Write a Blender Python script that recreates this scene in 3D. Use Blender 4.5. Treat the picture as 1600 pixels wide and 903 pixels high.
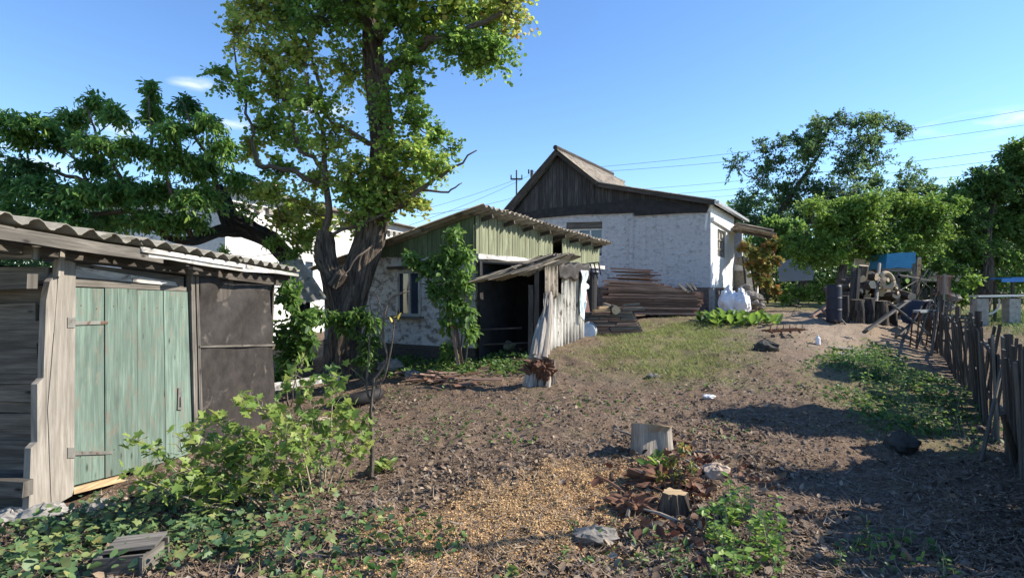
import bpy, math, random
import numpy as np
from mathutils import Vector as V, Matrix
random.seed(7); RG = np.random.default_rng(11)
SC = bpy.context.scene
for o in list(bpy.data.objects): bpy.data.objects.remove(o, do_unlink=True)
COL = SC.collection
# ---------------------------------------------------------------- camera, sky, sun, exposure
F, CX, CY, EYE = 900.0, 800.0, 451.5, 1.6
cd = bpy.data.cameras.new('camera'); cam = bpy.data.objects.new('camera', cd); COL.objects.link(cam)
cam.location = (0, 0, EYE); cam.rotation_euler = (math.radians(90), 0, 0)
cd.sensor_width = 36; cd.lens = 36 * F / 1600; cd.clip_end = 2000; cd.clip_start = 0.05
SC.camera = cam
SUN_EL, SUN_AZ = math.radians(34), math.radians(4)        # azimuth from +X towards +Y
sd = V((math.cos(SUN_EL) * math.cos(SUN_AZ), math.cos(SUN_EL) * math.sin(SUN_AZ), math.sin(SUN_EL)))
ld = bpy.data.lights.new('sun', 'SUN'); lo = bpy.data.objects.new('sun', ld); COL.objects.link(lo)
ld.energy = 5.0; ld.angle = math.radians(0.5); ld.color = (1.0, 0.93, 0.82)
lo.rotation_euler = (-sd).to_track_quat('-Z', 'Y').to_euler(); lo.location = (10, 0, 12)
w = bpy.data.worlds.new('World'); SC.world = w; w.use_nodes = True
nt = w.node_tree; nt.nodes.clear()
wo = nt.nodes.new('ShaderNodeOutputWorld'); bg = nt.nodes.new('ShaderNodeBackground'); sky = nt.nodes.new('ShaderNodeTexSky')
sky.sky_type = 'NISHITA'; sky.sun_disc = False; sky.sun_elevation = SUN_EL
sky.sun_rotation = math.radians(90) - SUN_AZ
sky.air_density = 1.0; sky.dust_density = 0.0; sky.ozone_density = 4.0; sky.altitude = 150
bg.inputs['Strength'].default_value = 0.135
# thin wisps of cloud low over the left and right of the yard (world directions)
tc = nt.nodes.new('ShaderNodeTexCoord')
def mathn(t, op, a, b=None, clamp=False):
    n = t.nodes.new('ShaderNodeMath'); n.operation = op; n.use_clamp = clamp
    for i, x in enumerate((a, b)):
        if x is None: continue
        if isinstance(x, (int, float)): n.inputs[i].default_value = x
        else: t.links.new(x, n.inputs[i])
    return n.outputs[0]
def wisp(direction, spread, stretch):
    d = V(direction).normalized()
    mp = nt.nodes.new('ShaderNodeVectorMath'); mp.operation = 'SUBTRACT'; nt.links.new(tc.outputs['Generated'], mp.inputs[0]); mp.inputs[1].default_value = d
    sc = nt.nodes.new('ShaderNodeVectorMath'); sc.operation = 'MULTIPLY'; nt.links.new(mp.outputs[0], sc.inputs[0])
    sc.inputs[1].default_value = (1 / spread, 1 / spread, stretch / spread)
    ln = nt.nodes.new('ShaderNodeVectorMath'); ln.operation = 'LENGTH'; nt.links.new(sc.outputs[0], ln.inputs[0])
    return mathn(nt, 'SUBTRACT', 1.0, ln.outputs['Value'], True)
def pdir(px, py): return ((px - CX) / F, 1.0, -(py - CY) / F)
ws = None
for (px, py, sp, st) in ((318, 135, .05, 4), (190, 195, .07, 3), (350, 195, .06, 3.5), (30, 250, .08, 3), (1540, 193, .09, 4.5), (500, 170, .06, 4)):
    o = wisp(pdir(px, py), sp, st)
    ws = o if ws is None else mathn(nt, 'ADD', ws, o)
nz = nt.nodes.new('ShaderNodeTexNoise'); nz.inputs['Scale'].default_value = 16; nz.inputs['Detail'].default_value = 9
mpp = nt.nodes.new('ShaderNodeMapping'); mpp.inputs['Scale'].default_value = (1, 1, 4); nt.links.new(tc.outputs['Generated'], mpp.inputs[0]); nt.links.new(mpp.outputs[0], nz.inputs['Vector'])
nn = mathn(nt, 'MULTIPLY', mathn(nt, 'SUBTRACT', nz.outputs['Fac'], .43, True), 4.5)
cl = mathn(nt, 'MINIMUM', mathn(nt, 'MULTIPLY', ws, nn), .8)
hs = nt.nodes.new('ShaderNodeHueSaturation'); hs.inputs['Saturation'].default_value = 1.1; hs.inputs['Value'].default_value = 1.0; hs.inputs['Hue'].default_value = .504
nt.links.new(sky.outputs[0], hs.inputs['Color'])
mx = nt.nodes.new('ShaderNodeMixRGB'); mx.inputs[2].default_value = (4.4, 4.9, 5.4, 1)
nt.links.new(cl, mx.inputs[0]); nt.links.new(hs.outputs[0], mx.inputs[1]); nt.links.new(mx.outputs[0], bg.inputs[0]); nt.links.new(bg.outputs[0], wo.inputs[0])
SC.view_settings.view_transform = 'Standard'; SC.view_settings.look = 'None'; SC.view_settings.exposure = 0.93; SC.view_settings.gamma = 1
SC.cycles.max_bounces = 6; SC.cycles.diffuse_bounces = 3; SC.cycles.transparent_max_bounces = 4; SC.cycles.use_denoising = True

# ---------------------------------------------------------------- helpers
def W(px, py, Y): return V(((px - CX) / F * Y, Y, EYE - (py - CY) / F * Y))
def hit(px, py, A, B):
    """point where the sight line through a photo pixel meets the vertical plane through A and B"""
    n = V((B[1] - A[1], -(B[0] - A[0]), 0)); d = V(pdir(px, py)); e = V((0, 0, EYE))
    return e + d * (n.dot(V((A[0], A[1], 0)) - e) / n.dot(d))
def tag(o, label=None, cat=None, group=None, kind=None):
    if label: o['label'] = label
    if cat: o['category'] = cat
    if group: o['group'] = group
    if kind: o['kind'] = kind
    return o
BASE = {}
def thing(name, loc, label, cat, group=None):
    o = bpy.data.objects.new(name, None); o.empty_display_size = .2; COL.objects.link(o); o.location = loc; BASE[o.name] = V(loc)
    return tag(o, label, cat, group)
def rnoise(x, y, seed=0):
    x = np.asarray(x, float); y = np.asarray(y, float)
    xi = np.floor(x).astype(np.int64); yi = np.floor(y).astype(np.int64); fx = x - xi; fy = y - yi
    fx = fx * fx * (3 - 2 * fx); fy = fy * fy * (3 - 2 * fy)
    def h(a, b):
        n = (a * 374761393 + b * 668265263 + seed * 974634777) & 0xffffffff
        n = ((n ^ (n >> 13)) * 1274126177) & 0xffffffff
        return ((n ^ (n >> 16)) & 0xffff) / 65535.0
    return (h(xi, yi) * (1 - fx) + h(xi + 1, yi) * fx) * (1 - fy) + (h(xi, yi + 1) * (1 - fx) + h(xi + 1, yi + 1) * fx) * fy - .5

class MB:
    def __init__(s): s.v = []; s.f = []; s.uv = []; s.r = []; s.m = []
    def add(s, vs, fs, uvs=None, rnd=None, mi=0):
        b = len(s.v); s.v += [tuple(v) for v in vs]; rnd = random.random() if rnd is None else rnd
        for k, f in enumerate(fs):
            s.f.append([i + b for i in f]); s.r.append(rnd); s.m.append(mi)
            s.uv.append(uvs[k] if uvs else [(0, 0)] * len(f))
        return s
    def beam(s, a, b, w, t, side=(0, 0, 1), jit=0.0, rnd=None, seg=1, mi=0):
        """board from a to b, width w along 'side', thickness t across"""
        a = V(a); b = V(b); L = (b - a); n = L.length; L = L / n; side = V(side); side = (side - L * side.dot(L)).normalized(); th = L.cross(side)
        ou, ov = random.uniform(0, 50), random.uniform(0, 50); vs = []; fs = []; uv = []
        dx = [0] * (seg + 1)
        for i in range(seg + 1):
            u = i / seg; c = a.lerp(b, u); ja = random.uniform(-jit, jit); jb = random.uniform(-jit, jit)
            for (p, q) in ((-1, -1), (1, -1), (1, 1), (-1, 1)):
                vs.append(c + side * (p * w / 2 + (ja if p > 0 else jb)) + th * (q * t / 2) + L * (random.uniform(-jit, jit) if i in (0, seg) else 0))
        for i in range(seg):
            k = i * 4; u0, u1 = n * i / seg + ou, n * (i + 1) / seg + ou
            for j in range(4):
                j2 = (j + 1) % 4; fs.append((k + j, k + j2, k + 4 + j2, k + 4 + j)); va = ov + j * w; vb = va + (w if j % 2 == 0 else t)
                uv.append([(u0, va), (u0, vb), (u1, vb), (u1, va)])
        fs.append((3, 2, 1, 0)); uv.append([(ou, ov), (ou + .02, ov), (ou + .02, ov + .05), (ou, ov + .05)])
        k = seg * 4; fs.append((k, k + 1, k + 2, k + 3)); uv.append([(ou, ov), (ou + .02, ov), (ou + .02, ov + .05), (ou, ov + .05)])
        return s.add(vs, fs, uv, rnd, mi)
    def prism(s, pts, off, grain=(0, 0, 1), rnd=None, mi=0):
        """polygon extruded by vector off"""
        pts = [V(p) for p in pts]; off = V(off); g = V(grain).normalized(); n = off.normalized(); c = n.cross(g); ou, ov = random.uniform(0, 50), random.uniform(0, 50)
        N = len(pts); vs = pts + [p + off for p in pts]
        U = lambda p: (p.dot(g) + ou, p.dot(c) + ov + p.dot(n))
        fs = [tuple(range(N)), tuple(range(2 * N - 1, N - 1, -1))] + [(i, i + N, (i + 1) % N + N, (i + 1) % N) for i in range(N)]
        return s.add(vs, fs, [[U(vs[i]) for i in f] for f in fs], rnd, mi)
    def box(s, lo, hi, rnd=None, mi=0):
        (x0, y0, z0), (x1, y1, z1) = lo, hi
        return s.prism([(x0, y0, z0), (x1, y0, z0), (x1, y1, z0), (x0, y1, z0)], (0, 0, z1 - z0), (1, 0, 0), rnd, mi)
    def tube(s, path, rad, n=8, cap=True, rough=0, rnd=None, mi=0, capmi=None, seed=0, flat=1):
        path = [V(p) for p in path]; vs = []; fs = []; uv = []; m = len(path); Ls = [0]
        for i in range(1, m): Ls.append(Ls[-1] + (path[i] - path[i - 1]).length)
        up = V((0.13, 0.21, 1)); d0 = (path[1] - path[0]).normalized()
        if abs(d0.dot(up.normalized())) > .9: up = V((0, 1, 0.1))
        ou = random.uniform(0, 20)
        for i in range(m):
            d = (path[min(i + 1, m - 1)] - path[max(i - 1, 0)]).normalized(); x = d.cross(up).normalized(); y = x.cross(d)
            for j in range(n):
                a = 2 * math.pi * j / n; r = rad[i]
                if rough: r *= 1 + rough * (2 * abs(float(rnoise(j * 20 / n + seed, Ls[i] * 1.1 + seed * 3, seed))) + .9 * float(rnoise(j * 44 / n, Ls[i] * 5, seed + 5)))
                vs.append(path[i] + x * math.cos(a) * r + y * math.sin(a) * r * flat)
        for i in range(m - 1):
            for j in range(n):
                j2 = (j + 1) % n; fs.append((i * n + j, i * n + j2, (i + 1) * n + j2, (i + 1) * n + j)); c0 = j / n * 6.28 * rad[i]; c1 = (j + 1) / n * 6.28 * rad[i]
                uv.append([(Ls[i] + ou, c0), (Ls[i] + ou, c1), (Ls[i + 1] + ou, c1), (Ls[i + 1] + ou, c0)])
        s.add(vs, fs, uv, rnd, mi)
        if cap:
            b = len(s.v) - m * n; cm = mi if capmi is None else capmi
            for f in ([b + j for j in range(n - 1, -1, -1)], [b + (m - 1) * n + j for j in range(n)]):
                s.f.append(f); s.r.append(s.r[-1]); s.m.append(cm); s.uv.append([(s.v[i][0] * 1 + s.v[i][2], s.v[i][1] + s.v[i][2] * .3) for i in f])
        return s
    def corr(s, o, u, v, lam=.17, amp=.022, th=.009, per=8, nu=5, ragged=0, sag=0, rnd=None):
        """corrugated sheet: corner o, length vector u (along ridges), width vector v (across them)"""
        o, u, v = V(o), V(u), V(v); n = u.cross(v).normalized(); n = n if n.z > 0 or abs(n.z) < 1e-3 else -n; nv = max(4, int(v.length / lam * per)); ou = random.uniform(0, 9); vs = []; fs = []; uv = []
        rg = [random.uniform(-ragged, ragged) for _ in range(nv + 1)]
        for side in (0, 1):
            for i in range(nu + 1):
                for j in range(nv + 1):
                    a = i / nu; b = j / nv; h = amp * math.sin(2 * math.pi * b * v.length / lam) + (th if side else 0) - sag * math.sin(math.pi * a)
                    vs.append(o + u * (a + (rg[j] * (a > .99) - rg[(j * 7) % nv] * (a < .01)) / u.length) + v * b + n * h)
        S = (nu + 1) * (nv + 1); q = lambda sd, i, j: sd * S + i * (nv + 1) + j
        U = lambda i, j: (u.length * i / nu + ou, v.length * j / nv)
        for i in range(nu):
            for j in range(nv):
                t = [U(i, j), U(i, j + 1), U(i + 1, j + 1), U(i + 1, j)]
                fs.append((q(0, i, j), q(0, i, j + 1), q(0, i + 1, j + 1), q(0, i + 1, j))); uv.append(t)
                fs.append((q(1, i, j), q(1, i + 1, j), q(1, i + 1, j + 1), q(1, i, j + 1))); uv.append([t[0], t[3], t[2], t[1]])
        for j in range(nv):
            for i in (0, nu): fs.append((q(0, i, j), q(1, i, j), q(1, i, j + 1), q(0, i, j + 1))); uv.append([U(i, j)] * 4)
        for i in range(nu):
            for j in (0, nv): fs.append((q(0, i, j), q(1, i, j), q(1, i + 1, j), q(0, i + 1, j))); uv.append([U(i, j)] * 4)
        return s.add(vs, fs, uv, rnd)
    def build(s, name, mat, parent=None, origin=None, smooth=False, label=None):
        if parent is not None: org = BASE[parent.name]
        elif origin is not None: org = V(origin)
        else:
            a = np.array(s.v); org = V((a[:, 0].mean(), a[:, 1].mean(), a[:, 2].min()))
        me = bpy.data.meshes.new(name); me.from_pydata([(x - org.x, y - org.y, z - org.z) for x, y, z in s.v], [], s.f)
        ul = me.uv_layers.new(name='UVMap'); flat = []
        for t in s.uv:
            for p in t: flat += p
        ul.data.foreach_set('uv', flat)
        at = me.attributes.new('rnd', 'FLOAT', 'FACE'); at.data.foreach_set('value', s.r)
        for m in (mat if isinstance(mat, (list, tuple)) else [mat]): me.materials.append(m)
        me.polygons.foreach_set('material_index', s.m)
        if smooth: me.polygons.foreach_set('use_smooth', [True] * len(s.f))
        me.validate(); me.update()
        o = bpy.data.objects.new(name, me); COL.objects.link(o)
        if parent is not None: o.parent = parent
        else: o.location = org
        BASE[o.name] = org
        if label: o['label'] = label
        return o

# ---------------------------------------------------------------- materials
def newmat(name):
    m = bpy.data.materials.new(name); m.use_nodes = True; t = m.node_tree; b = t.nodes['Principled BSDF']; return m, t, b
def ramp(t, fac, stops, interp='LINEAR'):
    r = t.nodes.new('ShaderNodeValToRGB'); e = r.color_ramp; e.interpolation = interp
    while len(e.elements) < len(stops): e.elements.new(.5)
    for k, (p, c) in enumerate(stops): e.elements[k].position = p; e.elements[k].color = (*c, 1)
    t.links.new(fac, r.inputs[0]); return r.outputs[0]
def noise(t, vec, scale, detail=5, rough=.6, mapscale=None, dist=0):
    n = t.nodes.new('ShaderNodeTexNoise'); n.inputs['Scale'].default_value = scale; n.inputs['Detail'].default_value = detail; n.inputs['Roughness'].default_value = rough; n.inputs['Distortion'].default_value = dist
    if mapscale:
        m = t.nodes.new('ShaderNodeMapping'); m.inputs['Scale'].default_value = mapscale; t.links.new(vec, m.inputs[0]); vec = m.outputs[0]
    t.links.new(vec, n.inputs['Vector']); return n.outputs['Fac']
def coord(t, which): n = t.nodes.new('ShaderNodeTexCoord'); return n.outputs[which]
def attr(t, name, out='Fac'): n = t.nodes.new('ShaderNodeAttribute'); n.attribute_name = name; return n.outputs[out]
def mixc(t, fac, a, b, mode='MIX'):
    n = t.nodes.new('ShaderNodeMixRGB'); n.blend_type = mode
    for i, x in enumerate((fac, a, b)):
        if isinstance(x, (int, float)): n.inputs[i].default_value = x
        elif isinstance(x, tuple): n.inputs[i].default_value = (*x, 1)
        else: t.links.new(x, n.inputs[i])
    return n.outputs[0]
def bump(t, b, h, strength=.5, dist=.01):
    n = t.nodes.new('ShaderNodeBump'); n.inputs['Strength'].default_value = strength; n.inputs['Distance'].default_value = dist
    t.links.new(h, n.inputs['Height']); t.links.new(n.outputs[0], b.inputs['Normal'])
def wood(name, dark, mid, light, rough=.85, grain=34, stain=None, stain_amt=.5, var=.5, depth=.006):
    """sawn or weathered timber, grain along UV.u"""
    m, t, b = newmat(name); uv = coord(t, 'UV'); rn = attr(t, 'rnd')
    g = noise(t, uv, 1.0, 6, .65, (1.6, grain, 1)); k = noise(t, uv, 1.0, 3, .5, (.9, 5, 1), 1.5)
    c = ramp(t, g, [(.3, dark), (.5, mid), (.72, light)])
    c = mixc(t, mathn(t, 'MULTIPLY', mathn(t, 'SUBTRACT', k, .42, True), 3.0, True), c, tuple(x * .55 for x in mid))
    if stain: 
        s = noise(t, uv, 1.0, 6, .7, (3, 7, 1), .6)
        c = mixc(t, mathn(t, 'MULTIPLY', mathn(t, 'SUBTRACT', s, 1 - stain_amt, True), 9, True), c, stain)
    fg = noise(t, uv, 1.0, 4, .7, (5, grain * 4.5, 1)); c = mixc(t, mathn(t, 'MULTIPLY', mathn(t, 'SUBTRACT', fg, .5, True), 2.6, True), c, tuple(x * .6 for x in dark))
    ck = noise(t, uv, 1.0, 3, .6, (.7, grain * 2.1, 1), .3); ckm = mathn(t, 'MULTIPLY', mathn(t, 'SUBTRACT', ck, .66, True), 22, True); c = mixc(t, ckm, c, tuple(x * .3 for x in dark))
    mpk = t.nodes.new('ShaderNodeMapping'); mpk.inputs['Scale'].default_value = (2.6, 7, 1); t.links.new(uv, mpk.inputs[0]); vk = t.nodes.new('ShaderNodeTexVoronoi'); vk.inputs['Scale'].default_value = 1.0; t.links.new(mpk.outputs[0], vk.inputs['Vector'])
    c = mixc(t, mathn(t, 'MULTIPLY', mathn(t, 'SUBTRACT', .13, vk.outputs['Distance'], True), 12, True), c, tuple(x * .45 for x in dark))
    v = mathn(t, 'ADD', mathn(t, 'MULTIPLY', rn, var), 1 - var / 2)
    vc = t.nodes.new('ShaderNodeCombineXYZ')
    for i in range(3): t.links.new(v, vc.inputs[i])
    c = mixc(t, 1.0, c, vc.outputs[0], 'MULTIPLY')
    t.links.new(c, b.inputs['Base Color']); b.inputs['Roughness'].default_value = rough; b.inputs['Specular IOR Level'].default_value = .25
    bump(t, b, mathn(t, 'ADD', g, mathn(t, 'MULTIPLY', k, .5)), .7, depth); return m
def plain(name, c, rough=.6, metal=0, var=.25, sc=6, b2=.3, c2=None, thr=.55, space='Object', ms=None, depth=.01):
    m, t, b = newmat(name); o = coord(t, space); n = noise(t, o, sc, 7, .65, ms); rn = attr(t, 'rnd')
    lo = tuple(x * (1 - var) for x in c); hi = tuple(min(1, x * (1 + var)) for x in c)
    cc = ramp(t, n, [(.3, lo), (.7, hi)])
    if c2: 
        n2 = noise(t, o, sc * .55, 8, .7, ms, .4); cc = mixc(t, mathn(t, 'MULTIPLY', mathn(t, 'SUBTRACT', n2, thr, True), 14, True), cc, c2)
    v = mathn(t, 'ADD', mathn(t, 'MULTIPLY', rn, .3), .85); vc = t.nodes.new('ShaderNodeCombineXYZ')
    for i in range(3): t.links.new(v, vc.inputs[i])
    cc = mixc(t, 1.0, cc, vc.outputs[0], 'MULTIPLY')
    t.links.new(cc, b.inputs['Base Color']); b.inputs['Roughness'].default_value = rough; b.inputs['Metallic'].default_value = metal
    b.inputs['Specular IOR Level'].default_value = .3
    bump(t, b, n, b2, depth); return m
def leafmat(name, cols, trans=.35, rough=.5):
    """cols: list of leaf colours, one picked for each leaf by its random value"""
    m, t, b = newmat(name); rn = attr(t, 'rnd')
    c = ramp(t, rn, [(i / max(1, len(cols) - 1), c) for i, c in enumerate(cols)])
    t.links.new(c, b.inputs['Base Color']); b.inputs['Roughness'].default_value = rough; b.inputs['Specular IOR Level'].default_value = .35
    if trans:
        tr = t.nodes.new('ShaderNodeBsdfTranslucent'); hs = t.nodes.new('ShaderNodeHueSaturation'); hs.inputs['Value'].default_value = 1.7; hs.inputs['Hue'].default_value = .485
        t.links.new(c, hs.inputs['Color']); t.links.new(hs.outputs[0], tr.inputs[0])
        mx = t.nodes.new('ShaderNodeMixShader'); mx.inputs[0].default_value = trans; t.links.new(b.outputs[0], mx.inputs[1]); t.links.new(tr.outputs[0], mx.inputs[2])
        t.links.new(mx.outputs[0], t.nodes['Material Output'].inputs[0])
    return m
def stonewall(name, paint, under, scx=2.2, scz=4.2, dirt=(.2, .17, .14), amt=.45, lump=.02):
    """limewashed rubble masonry with worn patches"""
    m, t, b = newmat(name); o = coord(t, 'Object')
    mp = t.nodes.new('ShaderNodeMapping'); mp.inputs['Scale'].default_value = (scx, scx, scz); t.links.new(o, mp.inputs[0])
    vo = t.nodes.new('ShaderNodeTexVoronoi'); vo.feature = 'DISTANCE_TO_EDGE'; t.links.new(mp.outputs[0], vo.inputs['Vector']); vo.inputs['Scale'].default_value = 1.3
    e = mathn(t, 'MINIMUM', vo.outputs['Distance'], .05); n1 = noise(t, o, 14, 8, .7); n2 = noise(t, o, 1.7, 8, .72, None, .5); n3 = noise(t, o, 5.5, 8, .72, (1, 1, 1.6), .3)
    c = ramp(t, n1, [(.3, tuple(x * .8 for x in paint)), (.65, paint)])
    c = mixc(t, mathn(t, 'MULTIPLY', mathn(t, 'SUBTRACT', n3, 1 - amt, True), 10, True), c, under)
    c = mixc(t, mathn(t, 'MULTIPLY', mathn(t, 'SUBTRACT', n2, .58, True), 3.2, True), c, dirt)
    dr = noise(t, o, 1.0, 6, .7, (7, 7, .55), .2); c = mixc(t, mathn(t, 'MULTIPLY', mathn(t, 'SUBTRACT', dr, .56, True), 3.5, True), c, dirt)
    t.links.new(c, b.inputs['Base Color']); b.inputs['Roughness'].default_value = .9
    h = mathn(t, 'ADD', mathn(t, 'MULTIPLY', e, 4), mathn(t, 'MULTIPLY', n3, 2.4)); bump(t, b, mathn(t, 'ADD', h, mathn(t, 'MULTIPLY', n1, .5)), .9, lump); return m
M = {}
M['grey_wood'] = wood('weathered_grey_wood', (.05, .045, .04), (.14, .125, .105), (.26, .235, .2))
M['dark_wood'] = wood('dark_old_wood', (.022, .019, .016), (.068, .058, .049), (.13, .115, .097))
M['pale_wood'] = wood('pale_sunbleached_wood', (.17, .15, .125), (.28, .25, .21), (.37, .335, .285), grain=22, stain=(.34, .2, .12), stain_amt=.33, var=.2, depth=.004)
M['fresh_wood'] = wood('fresh_cut_wood', (.3, .19, .1), (.5, .36, .2), (.6, .47, .3), var=.4)
M['green_paint'] = wood('worn_green_paint', (.09, .125, .1), (.15, .205, .165), (.215, .28, .225), grain=28, stain=(.17, .16, .125), stain_amt=.47, var=.32, depth=.005)
M['white_wash'] = wood('flaking_whitewash_on_wood', (.16, .14, .12), (.5, .48, .44), (.62, .6, .56), grain=12, stain=(.09, .08, .07), stain_amt=.46)
M['brown_board'] = wood('brown_board', (.1, .06, .045), (.27, .17, .125), (.4, .29, .22), var=1.0)
M['olive_board'] = wood('faded_olive_board', (.1, .11, .065), (.21, .22, .135), (.3, .305, .2), grain=18, stain=(.11, .1, .07), stain_amt=.36, var=.25)
M['green_board'] = wood('dull_green_board', (.05, .07, .035), (.1, .13, .07), (.15, .18, .1), grain=18, var=.3)
M['gable_board'] = wood('tarred_grey_gable_board', (.02, .019, .019), (.055, .053, .053), (.105, .103, .103), grain=26, var=.6)
M['bleached'] = wood('bleached_splintered_wood', (.13, .1, .08), (.38, .33, .27), (.52, .47, .4), grain=30, stain=(.25, .12, .06), stain_amt=.36, var=.2, depth=.012)
M['red_rot'] = wood('rust_red_rotten_wood', (.05, .025, .015), (.15, .075, .045), (.3, .18, .12), grain=30, var=.5, depth=.02)
M['slate'] = plain('asbestos_sheet', (.2, .185, .155), .9, sc=5, var=.3, c2=(.1, .095, .07), thr=.52)
M['slate_pale'] = plain('pale_asbestos_sheet', (.27, .23, .18), .9, sc=5, var=.3, c2=(.12, .1, .08), thr=.52)
M['slate_white'] = plain('limewashed_corrugated_sheet', (.52, .49, .43), .9, sc=4, var=.3, c2=(.13, .115, .095), thr=.53, space='UV', ms=(.8, 5, 1))
M['tarpaper'] = plain('tar_paper', (.032, .027, .024), .7, sc=6, var=.45, b2=.9, c2=(.09, .077, .065), thr=.6)
M['tar'] = plain('black_tar_and_shade', (.022, .021, .022), .8, sc=5, var=.5, b2=.5)  # tarred boards, also the painted shade inside the lean-to
M['steel'] = plain('galvanised_steel', (.42, .43, .44), .45, .6, sc=4)
M['rust'] = plain('rusty_iron', (.12, .055, .03), .9, .2, sc=20, var=.5)
M['iron'] = plain('dull_grey_iron', (.25, .24, .21), .6, .5, sc=12, c2=(.14, .08, .05), thr=.55)
M['black'] = plain('black_void_shade', (.012, .011, .011), .95)  # near-black that paints the shade of unlit interiors
M['rubber'] = plain('worn_black_rubber', (.022, .02, .02), .7, sc=14, var=.3)
M['white_paint'] = plain('white_paint', (.72, .71, .68), .6, sc=7, var=.08)
M['white_bag'] = plain('white_woven_plastic', (.74, .74, .75), .55, sc=9, var=.08, b2=.8, depth=.03)
M['plastic_sheet'] = plain('pale_plastic_film', (.6, .68, .68), .25, sc=5, var=.2, b2=.8, depth=.02)
M['blue_paint'] = plain('blue_paint', (.05, .2, .5), .55, sc=6, var=.2)
M['cyan_sheet'] = plain('bright_blue_tarpaulin', (.02, .19, .36), .5, sc=4, var=.2, b2=.7)
M['blue_grey'] = plain('blue_grey_metal_sheet', (.2, .24, .29), .6, sc=2, var=.1)
M['navy'] = plain('dark_navy_plastic', (.018, .02, .035), .5, sc=5, var=.3)
M['concrete'] = plain('rough_concrete', (.3, .28, .25), .95, sc=7, var=.3, b2=.8, c2=(.17, .15, .12), thr=.55)
M['brick_pale'] = plain('pale_fire_brick', (.5, .38, .28), .95, sc=9, var=.2, b2=.6)
M['stone'] = plain('field_stone', (.2, .18, .155), .95, sc=7, var=.4, b2=.9, depth=.02)
M['dark_stone'] = plain('dark_mossy_stone', (.05, .048, .042), .95, sc=7, var=.5, b2=.9, depth=.03)
M['glass'] = plain('window_glass', (.03, .045, .07), .08, sc=2, var=.2, b2=0); M['glass'].node_tree.nodes['Principled BSDF'].inputs['Specular IOR Level'].default_value = .9
M['bark_cut'] = plain('cut_log_end', (.42, .33, .22), .9, sc=25, var=.25)
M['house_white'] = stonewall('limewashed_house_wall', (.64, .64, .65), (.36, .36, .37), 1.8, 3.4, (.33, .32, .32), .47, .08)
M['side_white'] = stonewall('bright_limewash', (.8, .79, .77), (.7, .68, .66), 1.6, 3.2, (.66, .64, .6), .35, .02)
M['annex_stone'] = stonewall('peeling_limewashed_rubble', (.62, .61, .6), (.2, .18, .16), 2.6, 5, (.3, .28, .25), .52, .04)
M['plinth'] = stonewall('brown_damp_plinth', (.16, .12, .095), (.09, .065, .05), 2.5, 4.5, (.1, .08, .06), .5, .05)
M['dark_plinth'] = stonewall('dark_stone_plinth', (.075, .07, .06), (.04, .038, .032), 2.5, 4.5, (.04, .045, .03), .5, .05)  # stone band darker than the wall above it
def barkmat(name, dark, mid, light, sc=1.0):
    m, t, b = newmat(name); uv = coord(t, 'UV'); g = noise(t, uv, 1.0, 6, .65, (2.2 * sc, 17 * sc, 1), .9); o = noise(t, coord(t, 'Object'), 3, 5)
    c = ramp(t, g, [(.36, dark), (.5, mid), (.68, light)]); c = mixc(t, mathn(t, 'MULTIPLY', mathn(t, 'SUBTRACT', o, .55, True), 3, True), c, tuple(x * .7 for x in mid))
    t.links.new(c, b.inputs['Base Color']); b.inputs['Roughness'].default_value = .95; bump(t, b, g, 1.0, .05); return m
M['bark'] = barkmat('furrowed_grey_brown_bark', (.015, .011, .008), (.075, .056, .04), (.18, .137, .1))
M['bark_dark'] = barkmat('charred_black_bark', (.008, .007, .007), (.025, .021, .019), (.07, .06, .052))
M['bark_thin'] = barkmat('thin_branch_bark', (.06, .045, .035), (.14, .11, .085), (.22, .18, .14), 3)
M['stem'] = plain('pale_stem', (.3, .25, .16), .8, sc=20)
M['leaf_big'] = leafmat('poplar_leaf', [(0.062, 0.124, 0.031), (0.093, 0.186, 0.0388), (0.132, 0.248, 0.0465), (0.202, 0.31, 0.062), (0.279, 0.372, 0.0775), (0.372, 0.388, 0.093), (0.31, 0.202, 0.0775)], .5)
M['leaf_cherry'] = leafmat('dark_cherry_leaf', [(0.031, 0.0775, 0.031), (0.0482, 0.121, 0.0379), (0.0689, 0.172, 0.043), (0.121, 0.241, 0.0517), (0.276, 0.379, 0.0775)], .5)
M['leaf_lime'] = leafmat('yellow_green_leaf', [(0.0594, 0.107, 0.0297), (0.107, 0.178, 0.0417), (0.166, 0.249, 0.0535), (0.238, 0.309, 0.0713), (0.333, 0.357, 0.107)])
M['leaf_mid'] = leafmat('mid_green_leaf', [(0.045, 0.0975, 0.03), (0.075, 0.15, 0.0375), (0.112, 0.21, 0.045), (0.165, 0.27, 0.06)], .5)
M['leaf_bright'] = leafmat('bright_green_leaf', [(0.06, 0.12, 0.024), (0.108, 0.204, 0.036), (0.168, 0.288, 0.048), (0.24, 0.336, 0.072)])
M['leaf_far_dark'] = leafmat('far_dark_leaf', [(0.048, 0.096, 0.048), (0.072, 0.136, 0.056), (0.104, 0.184, 0.064), (0.16, 0.24, 0.08)], .5)
M['leaf_ivy'] = leafmat('ground_ivy_leaf', [(0.0325, 0.0715, 0.0325), (0.0585, 0.117, 0.0455), (0.104, 0.169, 0.065), (0.156, 0.221, 0.078), (0.26, 0.26, 0.091)], .2)
M['leaf_autumn'] = leafmat('grape_leaf', [(.06, .1, .025), (.14, .17, .04), (.25, .24, .06), (.3, .16, .05), (.2, .08, .04)])
M['grass'] = leafmat('grass_blade', [(.09, .13, .035), (.15, .2, .05), (.23, .27, .07), (.36, .34, .14)], .3, .6)
M['weed'] = leafmat('weed_leaf', [(.035, .08, .02), (.06, .13, .03), (.1, .18, .04), (.16, .22, .06)], .3, .6)
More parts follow.
